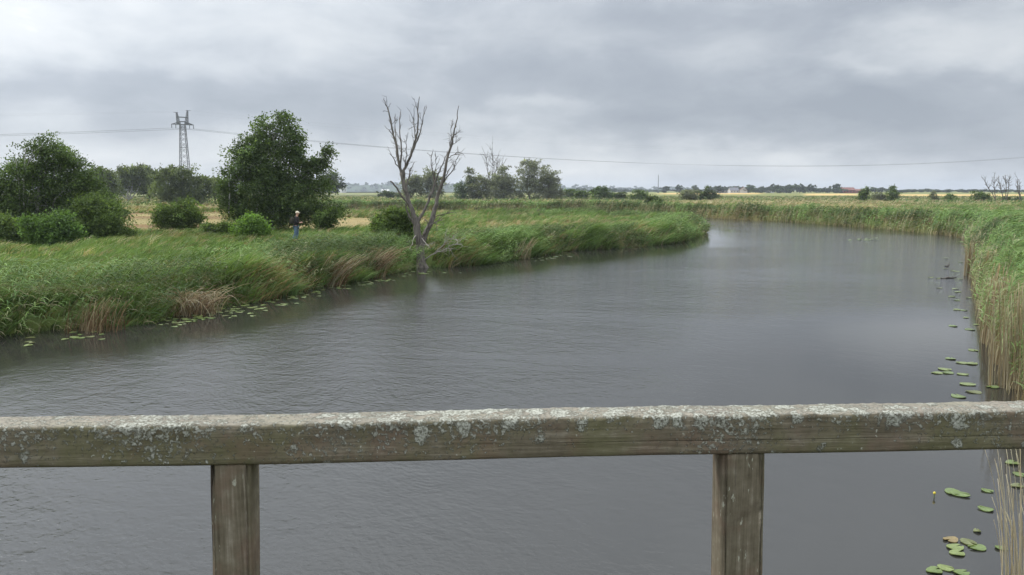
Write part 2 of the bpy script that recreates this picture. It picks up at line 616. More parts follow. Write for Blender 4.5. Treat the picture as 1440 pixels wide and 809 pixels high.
def scatter(templates, P, height, wid, yaw, colour_fn, r):
    """copies templates at points P; height scale and horizontal width factor per copy."""
    Vo, Qo, Co = [], [], []
    off = 0
    pick = r.integers(0, len(templates), len(P))
    for ti, (V, Q, part, hh) in enumerate(templates):
        sel = np.nonzero(pick == ti)[0]
        if not len(sel):
            continue
        n, k = len(sel), len(V)
        h = height[sel][:, None]
        w = wid[sel][:, None]
        ca, sa = np.cos(yaw[sel])[:, None], np.sin(yaw[sel])[:, None]
        # widen blades about their own ribbon centre line
        mid = (V[0::2] + V[1::2]) / 2
        midr = np.repeat(mid, 2, 0)
        dv = V - midr
        X = h * midr[None, :, 0] + w * dv[None, :, 0]
        Yy = h * midr[None, :, 1] + w * dv[None, :, 1]
        Z = h * midr[None, :, 2] + w * dv[None, :, 2]
        W = np.stack([X * ca - Yy * sa + P[sel, 0:1], X * sa + Yy * ca + P[sel, 1:2], Z + P[sel, 2:3]], -1)
        Vo.append(W.reshape(-1, 3))
        Qo.append((Q[None] + (np.arange(n) * k)[:, None, None]).reshape(-1, 4) + off)
        Co.append(colour_fn(sel, part, hh).reshape(-1, 3))
        off += n * k
    return np.concatenate(Vo), np.concatenate(Qo), np.concatenate(Co)


def sample_points(xr, yr, density_fn, n_try, r):
    """rejection sampling inside the camera's wedge plus a margin"""
    x = r.uniform(*xr, n_try); y = r.uniform(*yr, n_try)
    ok = np.abs(x) < y * 0.72 + 3.5
    x, y = x[ok], y[ok]
    p = density_fn(x, y)
    k = r.uniform(0, 1, len(x)) < p
    return x[k], y[k]


REED_GREENS = np.array([(0.092, 0.154, 0.044), (0.118, 0.186, 0.054), (0.074, 0.128, 0.042), (0.150, 0.212, 0.076)])
STRAW = np.array([(0.36, 0.30, 0.18), (0.29, 0.23, 0.13), (0.43, 0.37, 0.25)])


def reed_colours(r, P, dryness, low=0.34):
    n = len(P)
    base = REED_GREENS[r.integers(0, len(REED_GREENS), n)] * r.uniform(0.75, 1.3, (n, 1))
    patch = sstep(0.2, 0.8, vnoise(P[:, 0], P[:, 1], 2.2, 31))
    base = base * (0.5 + 0.88 * patch)[:, None]
    straw = STRAW[r.integers(0, 3, n)] * r.uniform(0.7, 1.2, (n, 1))
    dead = r.uniform(0, 1, n) < dryness * 0.55

    def fn(sel, part, hh):
        k = len(part)
        c = np.repeat(base[sel][:, None, :], k, 1)
        s = np.repeat(straw[sel][:, None, :], k, 1)
        stem = (part == 1)
        tgreen = np.clip((hh - low) / 0.25, 0, 1)           # old dry stalks low down, green above
        f = np.where(stem, 1 - tgreen * 0.8, 0.0) + np.where((part == 0), 0.75 * np.clip((0.42 - hh) / 0.15, 0, 1), 0) + (part == 2) * 0.85
        f = np.clip(f[None, :] + dead[sel][:, None] * np.where(part == 0, 0.45, 1.0)[None, :], 0, 1)[..., None]
        jitter = r.uniform(0.85, 1.15, (len(sel), k, 1))
        return (c * (1 - f) + s * f) * jitter
    return fn


def reed_bed(name, label, xr, yr, dens, n_try, seed, leaves, hgt, dryness, plume_share=0.2, lean=0.3, wide=1.0, low=0.34, segs=3, cat='reeds', lo=0.22, bend=0.5):
    r = np.random.default_rng(seed)
    x, y = sample_points(xr, yr, dens, n_try, r)
    s = river_sd(x, y)
    z = np.maximum(ground_z(x, y, s), -0.25)
    P = np.stack([x, y, z], -1)
    d = np.hypot(x, y)
    tpl = [reed_template(r, leaves, lean * r.uniform(0.6, 1.5), 0.019, r.uniform() < plume_share, segs=segs, lo=lo, bend=bend) for _ in range(16)]
    clump = vnoise(x, y, 1.5, seed + 3) * 0.6 + vnoise(x, y, 4.5, seed + 4) * 0.4
    h = hgt(x, y, s) * (0.66 + 0.62 * clump) * r.uniform(0.85, 1.12, len(x))
    w = (1.0 + d / 26.0) * wide
    yaw = r.normal(0.1, 0.35, len(x))
    dd = dryness(x, y, s) if callable(dryness) else np.full(len(x), dryness)
    V, Q, col = scatter(tpl, P, h, w, yaw, reed_colours(r, P, dd, low), r)
    o = link_mesh(name, np_mesh(name, V, Q, col), REED)
    tag(o, label, cat, None, 'stuff')
    print(name, len(P), 'stems', len(Q), 'quads')
    return o


# which bank is a point on?  left bank: left of the river; the rest is the right/far bank
LB = np.array(LEFT_EDGE[:-1] + [(-420, 260), (-420, -90)])


def on_left(x, y):
    inside = np.zeros(np.shape(x), bool)
    n = len(LB)
    for i in range(n):
        ax, ay = LB[i]; bx, by = LB[(i + 1) % n]
        if ay != by:
            inside ^= ((ay > y) != (by > y)) & (x < (bx - ax) * (y - ay) / (by - ay) + ax)
    return inside


def dens_left(x, y):
    s = river_sd(x, y)
    edge = 1.6 + 2.6 * vnoise(x, y, 6, 40)
    p = sstep(-0.75, -0.35, s) * (1 - sstep(edge, edge + 2.0, s)) * on_left(x, y)
    return clear(x, y) * p * np.clip(1.25 - y / 130, 0.35, 1) * (0.25 + 0.75 * sstep(0.3, 0.6, vnoise(x, y, 4.0, 39)))


reed_bed('reed_bed', 'wind bent green reeds with brown bases fringing the left bank of the river', (-30, 24), (12, 105), dens_left, 120000, 3, 8,
         lambda x, y, s: 1.02 + 0.35 * vnoise(x, y, 5, 41) - 0.06 * np.clip(s, 0, 6), lambda x, y, s: 0.04 + 0.40 * sstep(0.6, 0.85, vnoise(x, y, 3.0, 42)), 0.0, 0.55,
         low=0.16, wide=0.72)


def bank_sedge():
    """long soft sedge combed over by the wind, in mounds along the left bank"""
    r = np.random.default_rng(18)

    def dens(x, y):
        sd = river_sd(x, y)
        return (1 + 0.8 * (1 - sstep(0.2, 2.5, sd))) * sstep(-0.6, -0.2, sd) * (1 - sstep(7, 15, sd)) * on_left(x, y) * clear(x, y) * np.clip((24.0 / np.maximum(y, 14)) ** 1.2, 0.04, 1)
    x, y = sample_points((-32, 24), (12, 105), dens, 150000, r)
    sd = river_sd(x, y)
    P = np.stack([x, y, np.maximum(ground_z(x, y, sd), -0.2) - 0.03], -1)
    d = np.hypot(x, y)
    tpl = [grass_template(r, 11, 3, 0.014) for _ in range(14)]
    mound = sstep(0.15, 0.85, vnoise(x, y, 2.3, 61) * 0.7 + vnoise(x, y, 1.1, 62) * 0.3)
    h = (0.36 + 1.08 * mound) * (1 - 0.55 * sstep(2.0, 8, sd)) * low_path(x, y) * r.uniform(0.8, 1.15, len(x))
    w = 1.0 + d / 24
    yaw = r.normal(0.1, 0.3, len(x))
    n = len(x)
    green = np.array([(0.112, 0.182, 0.046), (0.145, 0.222, 0.062), (0.085, 0.145, 0.042), (0.18, 0.245, 0.085)])[r.integers(0, 4, n)]
    straw = np.array([(0.36, 0.30, 0.17), (0.30, 0.21, 0.11), (0.24, 0.15, 0.08)])[r.integers(0, 3, n)]
    pd = 0.03 + 0.35 * sstep(0.66, 0.86, vnoise(x, y, 2.8, 63))
    c = np.where((r.uniform(0, 1, n) < pd)[:, None], straw, green) * r.uniform(0.75, 1.25, (n, 1)) * (0.7 + 0.6 * vnoise(x, y, 3.0, 64))[:, None]

    def fn(sel, part, hh):
        k = len(part)
        base = np.repeat(c[sel][:, None, :], k, 1)
        f = np.clip(0.48 - hh, 0, 0.42)[None, :, None] * 2.1  # blade feet painted darker, standing in for shadow at the bank's underside
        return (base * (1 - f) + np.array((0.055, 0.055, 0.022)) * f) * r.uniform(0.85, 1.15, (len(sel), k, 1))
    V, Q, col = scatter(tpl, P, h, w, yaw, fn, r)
    o = link_mesh('bank_sedge', np_mesh('bank_sedge', V, Q, col), REED)
    tag(o, 'long soft sedge combed over by the wind along the left bank', 'sedge', None, 'stuff')
    print('sedge', n, len(Q))


bank_sedge()


def dens_right(x, y):
    s = river_sd(x, y)
    p = sstep(-0.1, 0.15, s) * (1 - sstep(8, 14, s)) * (~on_left(x, y)) * (y < 70)
    return p * np.clip(1.1 - y / 90, 0.3, 1) * np.where(s > 3, 0.55, 1)


reed_bed('reed_bed', 'tall green reeds on tan stalks crowding the near right bank', (3, 50), (4.5, 70), dens_right, 300000, 4, 9,
         lambda x, y, s: (1.75 - 0.75 * sstep(2, 7, s)) * (1 - 0.2 * sstep(40, 65, y)), lambda x, y, s: 0.07 + 0.75 * (1 - sstep(0.0, 0.8, s)), 0.08, 0.32, 0.68, low=0.48, lo=0.38, bend=0.18)


def dens_far(x, y):
    s = river_sd(x, y)
    p = sstep(-0.5, -0.2, s) * (1 - sstep(5, 9, s)) * (~on_left(x, y)) * (y >= 63)
    return p * np.where(s > 2.5, 0.5, 1)


reed_bed('reed_bed', 'long fringe of upright reeds with tan bases along the far bank of the bend', (-60, 70), (63, 175), dens_far, 170000, 6, 5,
         lambda x, y, s: (1.28 + 0.25 * vnoise(x, y, 6, 44)) * (1 - 0.35 * sstep(2, 6, s)), lambda x, y, s: 0.06 + 0.85 * sstep(0.52, 0.74, vnoise(x, y, 2.4, 43)) * (1 - sstep(0.5, 2.0, s)), 0.06, 0.26, 1.1, 0.38, 2, bend=0.25, lo=0.3)


def meadow_grass():
    r = np.random.default_rng(8)

    def dens(x, y):
        s = river_sd(x, y)
        _, _, tall, _ = fields(x, y)
        p = sstep(0.6, 2.0, s) * np.clip((26.0 / np.maximum(y, 14)) ** 1.5, 0.02, 1)
        return p * np.where(tall < 0.25, 0.5, 1.0)
    x, y = sample_points((-110, 110), (12, 170), dens, 520000, r)
    s = river_sd(x, y)
    P = np.stack([x, y, ground_z(x, y, s) - 0.03], -1)
    d = np.hypot(x, y)
    tpl = [grass_template(r, 10, 2, 0.013) for _ in range(12)]
    col0, dry, brown, tall = field_colour(x, y)
    h = np.clip(tall * (0.34 + 0.34 * vnoise(x, y, 2.3, 51)) * r.uniform(0.7, 1.25, len(x)) * low_path(x, y), 0.06, 1.0) * (1 + d / 260)
    w = 1.0 + d / 22
    yaw = r.normal(0.1, 0.4, len(x))
    n = len(x)
    green = np.array([(0.130, 0.196, 0.054), (0.162, 0.232, 0.072), (0.104, 0.162, 0.050)])[r.integers(0, 3, n)]
    straw = np.array([(0.34, 0.29, 0.16), (0.30, 0.22, 0.12), (0.40, 0.35, 0.22)])[r.integers(0, 3, n)]
    pd = np.clip(dry * 0.85 + brown * 0.2, 0, 0.95)
    isdry = (r.uniform(0, 1, n) < pd)[:, None]
    c = np.where(isdry, straw, green) * r.uniform(0.75, 1.25, (n, 1)) * (0.75 + 0.5 * vnoise(x, y, 4.0, 52))[:, None]
    c = lerp3(c, np.array(G_BROWN), np.clip(brown * 0.7, 0, 1))

    def fn(sel, part, hh):
        k = len(part)
        return np.repeat(c[sel][:, None, :], k, 1) * r.uniform(0.85, 1.15, (len(sel), k, 1))
    V, Q, col = scatter(tpl, P, h, w, yaw, fn, r)
    o = link_mesh('meadow_grass', np_mesh('meadow_grass', V, Q, col), REED)
    tag(o, 'wind combed meadow grass in green and straw tones covering both banks', 'grass', None, 'stuff')
    print('grass', n, len(Q))


meadow_grass()

def far_grass():
    """coarser tussocks further out, where single blades no longer show"""
    r = np.random.default_rng(9)

    def dens(x, y):
        s = river_sd(x, y)
        _, _, tall, _ = fields(x, y)
        return sstep(0.6, 2.0, s) * np.clip((150.0 / y) ** 1.3, 0.05, 1) * np.where(tall < 0.3, 0.2, 1.0)
    x, y = sample_points((-330, 330), (120, 470), dens, 110000, r)
    P = np.stack([x, y, ground_z(x, y) - 0.03], -1)
    d = np.hypot(x, y)
    tpl = [grass_template(r, 7, 1, 0.07) for _ in range(10)]
    n = len(x)
    c0, dry, brown, tall = field_colour(x, y)
    h = (0.35 + 0.75 * vnoise(x, y, 9, 71) ** 1.5) * r.uniform(0.6, 1.3, n)
    w = 0.8 + d / 130
    green = np.array([(0.095, 0.160, 0.042), (0.115, 0.175, 0.055), (0.075, 0.130, 0.040)])[r.integers(0, 3, n)]
    straw = np.array([(0.34, 0.29, 0.17), (0.28, 0.22, 0.13), (0.38, 0.34, 0.22)])[r.integers(0, 3, n)]
    c = np.where((r.uniform(0, 1, n) < dry * 0.9)[:, None], straw, green) * (0.7 + 0.6 * vnoise(x, y * 0.6, 9, 72))[:, None]
    c = lerp3(c, np.array(G_BROWN), np.clip(brown * 0.6, 0, 1))

    def fn(sel, part, hh):
        return np.repeat(c[sel][:, None, :], len(part), 1) * r.uniform(0.85, 1.15, (len(sel), len(part), 1))
    V, Q, col = scatter(tpl, P, h, w, r.normal(0.1, 0.5, n), fn, r)
    o = link_mesh('tussock_grass', np_mesh('tussock_grass', V, Q, col), REED)
    tag(o, 'rough tussocky grass of the wide meadow beyond the bend', 'grass', None, 'stuff')
    print('far grass', n, len(Q))


far_grass()

# ------------------------------------------------------------------ trees
def tubes(paths, sides=6):
    """paths: list of (points (n,3), radii (n,)) -> one mesh of tapered tubes."""
    Vs, Qs = [], []
    off = 0
    for P, rad in paths:
        P = np.asarray(P, float); rad = np.asarray(rad, float)
        T = unit(np.gradient(P, axis=0))
        ref = np.array((0.13, 1.0, 0.07)) if abs(T[0][1]) < 0.9 else np.array((1.0, 0, 0))
        U = unit(np.cross(T, ref)); W = np.cross(T, U)
        a = np.linspace(0, 2 * math.pi, sides, endpoint=False)
        ring = P[:, None, :] + rad[:, None, None] * (np.cos(a)[None, :, None] * U[:, None, :] + np.sin(a)[None, :, None] * W[:, None, :])
        n = len(P)
        Vs.append(ring.reshape(-1, 3))
        i = np.arange(n - 1)[:, None] * sides
        j = np.arange(sides)[None, :]
        jn = (j + 1) % sides
        q = np.stack([i + j, i + jn, i + sides + jn, i + sides + j], -1).reshape(-1, 4)
        Qs.append(q + off)
        caps = [np.arange(sides) + (n - 1) * sides]
        for c in caps:
            if sides == 6:
                Qs.append(np.array([[c[0], c[1], c[2], c[3]], [c[0], c[3], c[4], c[5]]]) + off)
        off += n * sides
    return np.concatenate(Vs), np.concatenate(Qs)


def bend_path(a, b, r, n=7, wob=0.06, sag=0.0):
    a, b = np.asarray(a, float), np.asarray(b, float)
    s = np.linspace(0, 1, n)[:, None]
    L = np.linalg.norm(b - a)
    P = a + (b - a) * s
    off = r.normal(0, 1, (n, 3)) * L * wob
    off = np.cumsum(off, 0) / math.sqrt(n)
    off = off - off[0] - (off[-1] - off[0]) * s
    P = P + off
    P[:, 2] += L * sag * np.sin(s[:, 0] * math.pi)
    return P


def crown(blobs, n_spray, leaf, palette, r, per=9, wind=0.45, spray=0.55, shell=0.35, up=0.1, jitter=0.14, ratio=0.62):
    """leaves on short sprays spread through lumpy blobs. blobs: rows (x,y,z,rx,ry,rz)."""
    B = np.asarray(blobs, float)
    vol = (B[:, 3] * B[:, 4] * B[:, 5]) ** 0.70
    # boughs: clusters near the skin of each lump, each carrying its own sprays, with air between them
    nc = max(6, n_spray // 11)
    cb = r.choice(len(B), nc, p=vol / vol.sum())
    cd = unit(r.normal(0, 1, (nc, 3)))
    cr = (shell ** 3 + (1 - shell ** 3) * r.uniform(0, 1, nc)) ** (1 / 3)
    cpos = B[cb, :3] + cd * B[cb, 3:] * (cr * r.uniform(0.70, 1.22, nc))[:, None]
    ctint = np.exp(r.normal(0, 0.27, nc))
    ci = r.integers(0, nc, n_spray)
    bi = cb[ci]
    d = unit(cd[ci] + r.normal(0, 0.35, (n_spray, 3)))
    csz = 0.17 * B[bi, 3:] + 0.08 * spray
    off = r.normal(0, 1, (n_spray, 3)) * csz * np.array((1.25, 1.0, 0.62))
    pos = cpos[ci] + off
    sdir = unit(d * 0.85 + np.array((wind, 0.05, up)) + r.normal(0, 0.45, (n_spray, 3)))
    L = spray * r.uniform(0.5, 1.3, n_spray)
    k = (np.arange(per) + 0.5) / per
    base = pos[:, None, :] + sdir[:, None, :] * (L[:, None] * k)[:, :, None]
    base[..., 2] -= (L[:, None] * 0.35 * k ** 2)
    base += r.normal(0, jitter * spray, base.shape)
    N = n_spray * per
    c = base.reshape(N, 3)
    a = unit(np.repeat(sdir, per, 0) * 0.7 + r.normal(0, 0.6, (N, 3)))
    nrm = unit(r.normal(0, 0.8, (N, 3)) + np.array((0, 0, 0.9)) + np.repeat(d, per, 0) * 0.3)
    b = unit(np.cross(nrm, a))
    sz = leaf * r.uniform(0.6, 1.35, (N, 1))
    V = np.stack([c - a * sz * 0.5, c + b * sz * ratio * 0.5 - a * sz * 0.05, c + a * sz * 0.5, c - b * sz * ratio * 0.5 - a * sz * 0.05], 1).reshape(-1, 3)
    Q = np.arange(4 * N).reshape(N, 4)
    pal = np.asarray(palette, float)
    sc = pal[r.integers(0, len(pal), n_spray)] * r.uniform(0.85, 1.15, (n_spray, 1)) * ctint[ci][:, None]
    lc = np.repeat(sc, per, 0) * r.uniform(0.8, 1.22, (N, 1))
    return V, Q, np.repeat(lc, 4, 0)


ALDER = [(0.089, 0.130, 0.046), (0.111, 0.154, 0.052), (0.075, 0.110, 0.046)]
BUSH = [(0.103, 0.148, 0.046), (0.125, 0.177, 0.050), (0.086, 0.126, 0.043)]
BRIGHT = [(0.125, 0.210, 0.046), (0.150, 0.240, 0.056), (0.110, 0.185, 0.042)]
WILLOW = [(0.179, 0.189, 0.128), (0.152, 0.170, 0.104), (0.206, 0.212, 0.152)]
DARK = [(0.072, 0.093, 0.045), (0.089, 0.113, 0.048), (0.080, 0.106, 0.054)]
BIRCHL = [(0.111, 0.140, 0.057), (0.134, 0.163, 0.071), (0.099, 0.122, 0.054)]


def px_blobs(bl, Y, squash=0.8):
    out = []
    for b in bl:
        px, py, rw, rh = b[:4]
        dy = b[4] if len(b) > 4 else 0.0
        k = (Y + dy) / F
        c = at_y(px, py, Y + dy)
        out.append((*c, rw * k, 0.5 * (rw + rh) * k * squash, rh * k))
    return np.array(out)


def tree(name, label, cat, base_px, Y, bl, n_spray, leaf, palette, seed, group=None, bark=None, trunk_r=0.14, per=9, wind=0.4, spray=0.55,
         shell=0.35, show_trunks=None, up=0.1, trunk_to=0.7, stems=1, ratio=0.62):
    """bl: crown lumps given as they stand in the photograph at distance Y (metres); they become real 3-D blobs there"""
    r = np.random.default_rng(seed)
    B = px_blobs(bl, Y)
    B[:, 3:] *= 0.9
    sat = []
    for b in B:                                    # smaller boughs that break the outline
        for _ in range(2):
            dd = unit(r.normal(0, 1, 3) + np.array((0.35, 0, 0.25)))
            q = r.uniform(0.30, 0.5)
            sat.append((*(b[:3] + dd * b[3:] * r.uniform(0.85, 1.15)), *(b[3:] * q * np.array((1.25, 1.0, 0.85)))))
    sat = np.array(sat)
    sat[:, 2] = np.maximum(sat[:, 2], 0.7 + sat[:, 5])
    B = np.concatenate([B, sat])
    bx = (base_px - CX) / F * Y
    bz = float(ground_z(np.array([bx]), np.array([float(Y)]))[0])
    root = empty(name, (bx, Y, bz), label, cat, group)
    o3 = np.array((bx, Y, bz))
    Bl = B.copy(); Bl[:, :3] -= o3
    top = Bl[np.argmax(Bl[:, 2] + 0.2 * Bl[:, 5])]
    paths = []
    for s in range(stems):
        tgt = top[:3] * np.array((1, 1, trunk_to)) + (r.normal(0, 0.5, 3) * top[3] * (s > 0))
        st = np.array((r.normal(0, 0.25) * (s > 0), r.normal(0, 0.2) * (s > 0), -0.15))
        tp = bend_path(st, tgt, r, 9, 0.035)
        tr = trunk_r * np.linspace(1, 0.3, 9)
        tr[0] *= 1.35
        paths.append((tp, tr))
    for b in Bl[:len(bl)]:
        tp, tr = paths[r.integers(0, stems)]
        i = int(np.clip(r.uniform(0.15, 0.6) * 8, 1, 6))
        P = bend_path(tp[i], b[:3] + r.normal(0, 0.12, 3) * b[3:], r, 7, 0.07, 0.06)
        rr = max(tr[i] * 0.55, 0.03) * np.linspace(1, 0.25, 7)
        paths.append((P, rr))
        for _ in range(3):
            q = P[r.integers(3, 7)]
            e = b[:3] + unit(r.normal(0, 1, 3)) * b[3:] * 0.85
            paths.append((bend_path(q, e, r, 5, 0.08), np.linspace(rr[3] * 0.6, 0.012, 5)))
    if show_trunks:
        for (pts, rad) in show_trunks:
            P = np.array([at_y(px, py, Y - 0.6) - o3 for px, py in pts])
            k = np.linspace(0, 1, 8)
            kk = np.linspace(0, 1, len(P))
            P = np.stack([np.interp(k, kk, P[:, i]) for i in range(3)], -1)
            paths.append((P, rad * np.linspace(1, 0.5, 8)))
    V, Q = tubes(paths)
    link_mesh('trunk', np_mesh('trunk', V, Q), bark or BARK, root, smooth=True)
    V, Q, c = crown(Bl, int(n_spray * 2.7), leaf * 0.84, palette, r, per, wind * 1.25, spray * 1.25, shell, up, ratio=ratio)
    link_mesh('crown', np_mesh('crown', V, Q, c), LEAF, root)
    return root


# big alder behind the walker
tree('alder_tree', 'tall dark green tree leaning in the wind behind the walking person', 'tree', 385, 62,
     [(374, 186, 20, 20), (394, 174, 17, 13), (350, 208, 18, 20), (404, 200, 20, 20), (336, 230, 22, 22), (376, 226, 30, 28), (412, 238, 22, 24),
      (446, 232, 11, 9), (457, 216, 9, 6), (438, 258, 16, 16), (330, 262, 20, 26), (372, 268, 34, 32), (410, 274, 32, 28), (452, 264, 14, 13), (342, 294, 24, 18),
      (388, 302, 34, 16), (428, 300, 26, 16), (458, 292, 18, 9), (472, 298, 9, 7), (318, 238, 8, 12), (316, 282, 10, 16), (388, 164, 10, 6)],
     2600, 0.20, ALDER, 21, trunk_r=0.22, per=9, wind=0.75, spray=0.62, shell=0.4,
     show_trunks=[([(361, 312), (362, 285), (364, 256)], 0.11), ([(322, 300), (323, 270), (321, 250)], 0.07)], bark=BIRCH)
# left group
tree('birch_tree', 'large wind swept birch with pale upper branches at the left edge of the meadow', 'tree', 52, 52,
     [(58, 206, 22, 14), (45, 222, 26, 18), (80, 222, 24, 14), (95, 238, 24, 14), (25, 245, 26, 20), (60, 245, 34, 24), (110, 252, 22, 14), (0, 262, 28, 24),
      (40, 275, 38, 30), (85, 275, 34, 26), (120, 272, 18, 18), (-22, 275, 26, 26), (135, 280, 18, 16), (150, 300, 18, 16), (130, 305, 26, 22), (100, 300, 30, 24), (70, 200, 16, 9), (20, 305, 34, 26), (70, 308, 34, 22), (-20, 310, 30, 24)],
     2500, 0.17, ALDER, 22, trunk_r=0.16, per=9, wind=0.85, spray=0.65, bark=BIRCH, shell=0.4,
     show_trunks=[([(34, 320), (33, 262), (36, 208)], 0.06), ([(28, 300), (27, 262), (22, 222)], 0.05), ([(35, 240), (48, 212), (60, 205)], 0.04)])
tree('bush', 'dark spreading bush on the right flank of the left birch', 'bush', 138, 50,
     [(125, 296, 22, 20), (145, 306, 20, 20), (118, 318, 28, 20), (152, 324, 18, 16), (135, 330, 28, 12), (168, 331, 11, 6), (178, 326, 6, 4)],
     1000, 0.15, BUSH, 23, per=9, wind=0.9, spray=0.6, trunk_r=0.07, stems=3)
tree('bush', 'light green bush in front of the left birch at the edge of the reeds', 'bush', 66, 45,
     [(50, 318, 20, 16), (75, 316, 22, 16), (62, 332, 28, 14), (92, 330, 14, 12)],
     650, 0.15, [(0.090, 0.155, 0.040), (0.105, 0.175, 0.046), (0.078, 0.130, 0.040)], 24, wind=0.6, spray=0.45, trunk_r=0.05, stems=3)
tree('bush', 'low green bush cut by the left edge of the picture', 'bush', 2, 46,
     [(-8, 320, 22, 18), (15, 326, 18, 14), (0, 336, 26, 10)], 500, 0.15, BUSH, 25, wind=0.6, spray=0.45, trunk_r=0.05, stems=3)
tree('bush', 'round stand alone bush in the mown hay meadow', 'bush', 247, 62,
     [(236, 302, 18, 12), (256, 298, 18, 13), (262, 308, 16, 11), (240, 314, 22, 9), (225, 306, 9, 10), (272, 305, 9, 8), (262, 288, 7, 6)],
     620, 0.19, BUSH, 26, wind=0.55, spray=0.55, trunk_r=0.06, stems=4)
tree('bush', 'bright yellow green bush at the foot of the tall dark tree', 'bush', 350, 51,
     [(341, 319, 8, 6), (352, 314, 7, 7), (361, 318, 7, 6), (350, 326, 17, 6), (335, 326, 7, 5), (367, 325, 6, 5)], 330, 0.16, BRIGHT, 27, wind=0.7, spray=0.5, trunk_r=0.04, stems=3)
tree('bush', 'low green shrub left of the bright yellow green bush', 'bush', 312, 54,
     [(296, 323, 15, 6), (318, 323, 14, 7), (330, 327, 10, 5)], 300, 0.15, BUSH, 28, wind=0.5, spray=0.35, trunk_r=0.04, stems=3)
tree('bush', 'small drooping bush between the walking person and the tan strip', 'bush', 458, 60,
     [(452, 308, 10, 7), (466, 300, 9, 7), (455, 316, 9, 5)], 230, 0.17, BUSH, 29, wind=0.5, spray=0.4, trunk_r=0.04, stems=2)
tree('bush', 'leafy green bush pressed against the left of the dead tree', 'bush', 556, 42.0,
     [(550, 304, 18, 11), (566, 310, 16, 13), (545, 318, 18, 12), (562, 328, 20, 14), (533, 313, 9, 8), (578, 325, 10, 16), (574, 345, 12, 12), (548, 334, 16, 10)],
     1150, 0.12, BUSH, 30, wind=0.4, spray=0.35, trunk_r=0.045, stems=4)
tree('bush', 'low dark scrub at the foot of the dead tree on its right', 'bush', 618, 42.4,
     [(612, 345, 10, 9), (628, 350, 12, 9), (606, 357, 8, 8), (640, 354, 9, 7)], 420, 0.11, BUSH, 64, wind=0.4, spray=0.3, trunk_r=0.03, stems=4)
# grove in the background on the left
GB = 'birches and trees behind the hay meadow'
tree('tree', 'leftmost grey green tree behind the hay meadow, beside the big birch', 'tree', 135, 230, [(132, 250, 16, 13), (143, 256, 14, 16), (125, 262, 16, 14), (148, 268, 12, 10)],
     330, 0.75, BIRCHL, 31, GB, per=8, wind=0.5, spray=1.6, trunk_r=0.25)
tree('birch_tree', 'multi stemmed birch with bare white trunks behind the hay meadow', 'tree', 183, 240,
     [(178, 246, 15, 10), (190, 241, 13, 8), (168, 250, 12, 10), (198, 252, 10, 10), (183, 257, 18, 7)],
     330, 0.70, BIRCHL, 32, GB, per=8, wind=0.4, spray=1.6, bark=BIRCH, trunk_r=0.2,
     show_trunks=[([(179, 280), (180, 268), (184, 255)], 0.34), ([(177, 280), (170, 270), (163, 260)], 0.25), ([(182, 280), (185, 268), (187, 250)], 0.28), ([(184, 280), (193, 268), (198, 257)], 0.22)])
tree('tree', 'dark narrow tree just right of the white stemmed birch', 'tree', 213, 250, [(208, 246, 9, 10), (216, 255, 9, 14), (205, 262, 9, 12)], 220, 0.75, DARK, 33, GB, per=8, spray=1.5, trunk_r=0.25)
tree('tree', 'small dark tree between the leftmost grove tree and the white stemmed birch', 'tree', 158, 260, [(157, 258, 9, 10), (160, 268, 11, 9)], 160, 0.75, DARK, 34, GB, per=8, spray=1.5, trunk_r=0.22)
tree('tree', 'broad rounded birch in front of the lattice pylon', 'tree', 252, 185,
     [(240, 248, 18, 14), (258, 250, 18, 16), (228, 262, 16, 16), (250, 268, 24, 16), (272, 262, 18, 16), (284, 264, 12, 14), (282, 272, 14, 12), (236, 275, 20, 9), (265, 276, 20, 9)],
     700, 0.58, BIRCHL, 35, GB, per=8, spray=1.3, trunk_r=0.25, wind=0.5, show_trunks=[([(256, 285), (256, 262), (258, 246)], 0.16)], bark=BIRCH)
tree('tree', 'small tree half hidden between the broad birch and the tall dark tree', 'tree', 303, 200, [(302, 262, 9, 10), (308, 268, 9, 10)], 160, 0.6, BIRCHL, 36, GB, per=8, spray=1.2, trunk_r=0.18)
tree('tree', 'dark far tree peeping out on the right of the tall dark tree', 'tree', 464, 420, [(458, 256, 9, 11), (468, 254, 8, 10), (472, 262, 6, 7), (450, 262, 8, 8)], 300, 1.0, DARK, 37, None, per=8, spray=2.0, trunk_r=0.35)
# trees seen through the dead tree
tree('tree', 'small tree seen through the left limbs of the dead tree', 'tree', 578, 330, [(582, 256, 8, 10), (574, 264, 10, 9), (588, 262, 6, 10), (579, 272, 12, 5)], 220, 0.8, WILLOW, 38, None, per=8, spray=1.6, trunk_r=0.25)
tree('tree', 'rounded tree seen through the right limbs of the dead tree', 'tree', 606, 330, [(605, 247, 9, 8), (600, 258, 9, 12), (613, 258, 10, 12), (618, 266, 8, 8), (607, 273, 14, 5)], 260, 0.8, WILLOW, 39, None, per=8, spray=1.6, trunk_r=0.25)
tree('bush', 'low dark bush left of the dead tree in front of the blue ridge', 'bush', 552, 350, [(548, 273, 7, 4), (557, 274, 6, 3)], 90, 0.7, DARK, 40, None, per=8, spray=0.9, trunk_r=0.12)
tree('bush', 'tiny dark bush on the open meadow right of the pale far building', 'bush', 536, 420, [(535, 272, 5, 3), (539, 273, 4, 2)], 60, 0.7, DARK, 41, None, per=8, spray=0.8, trunk_r=0.1)
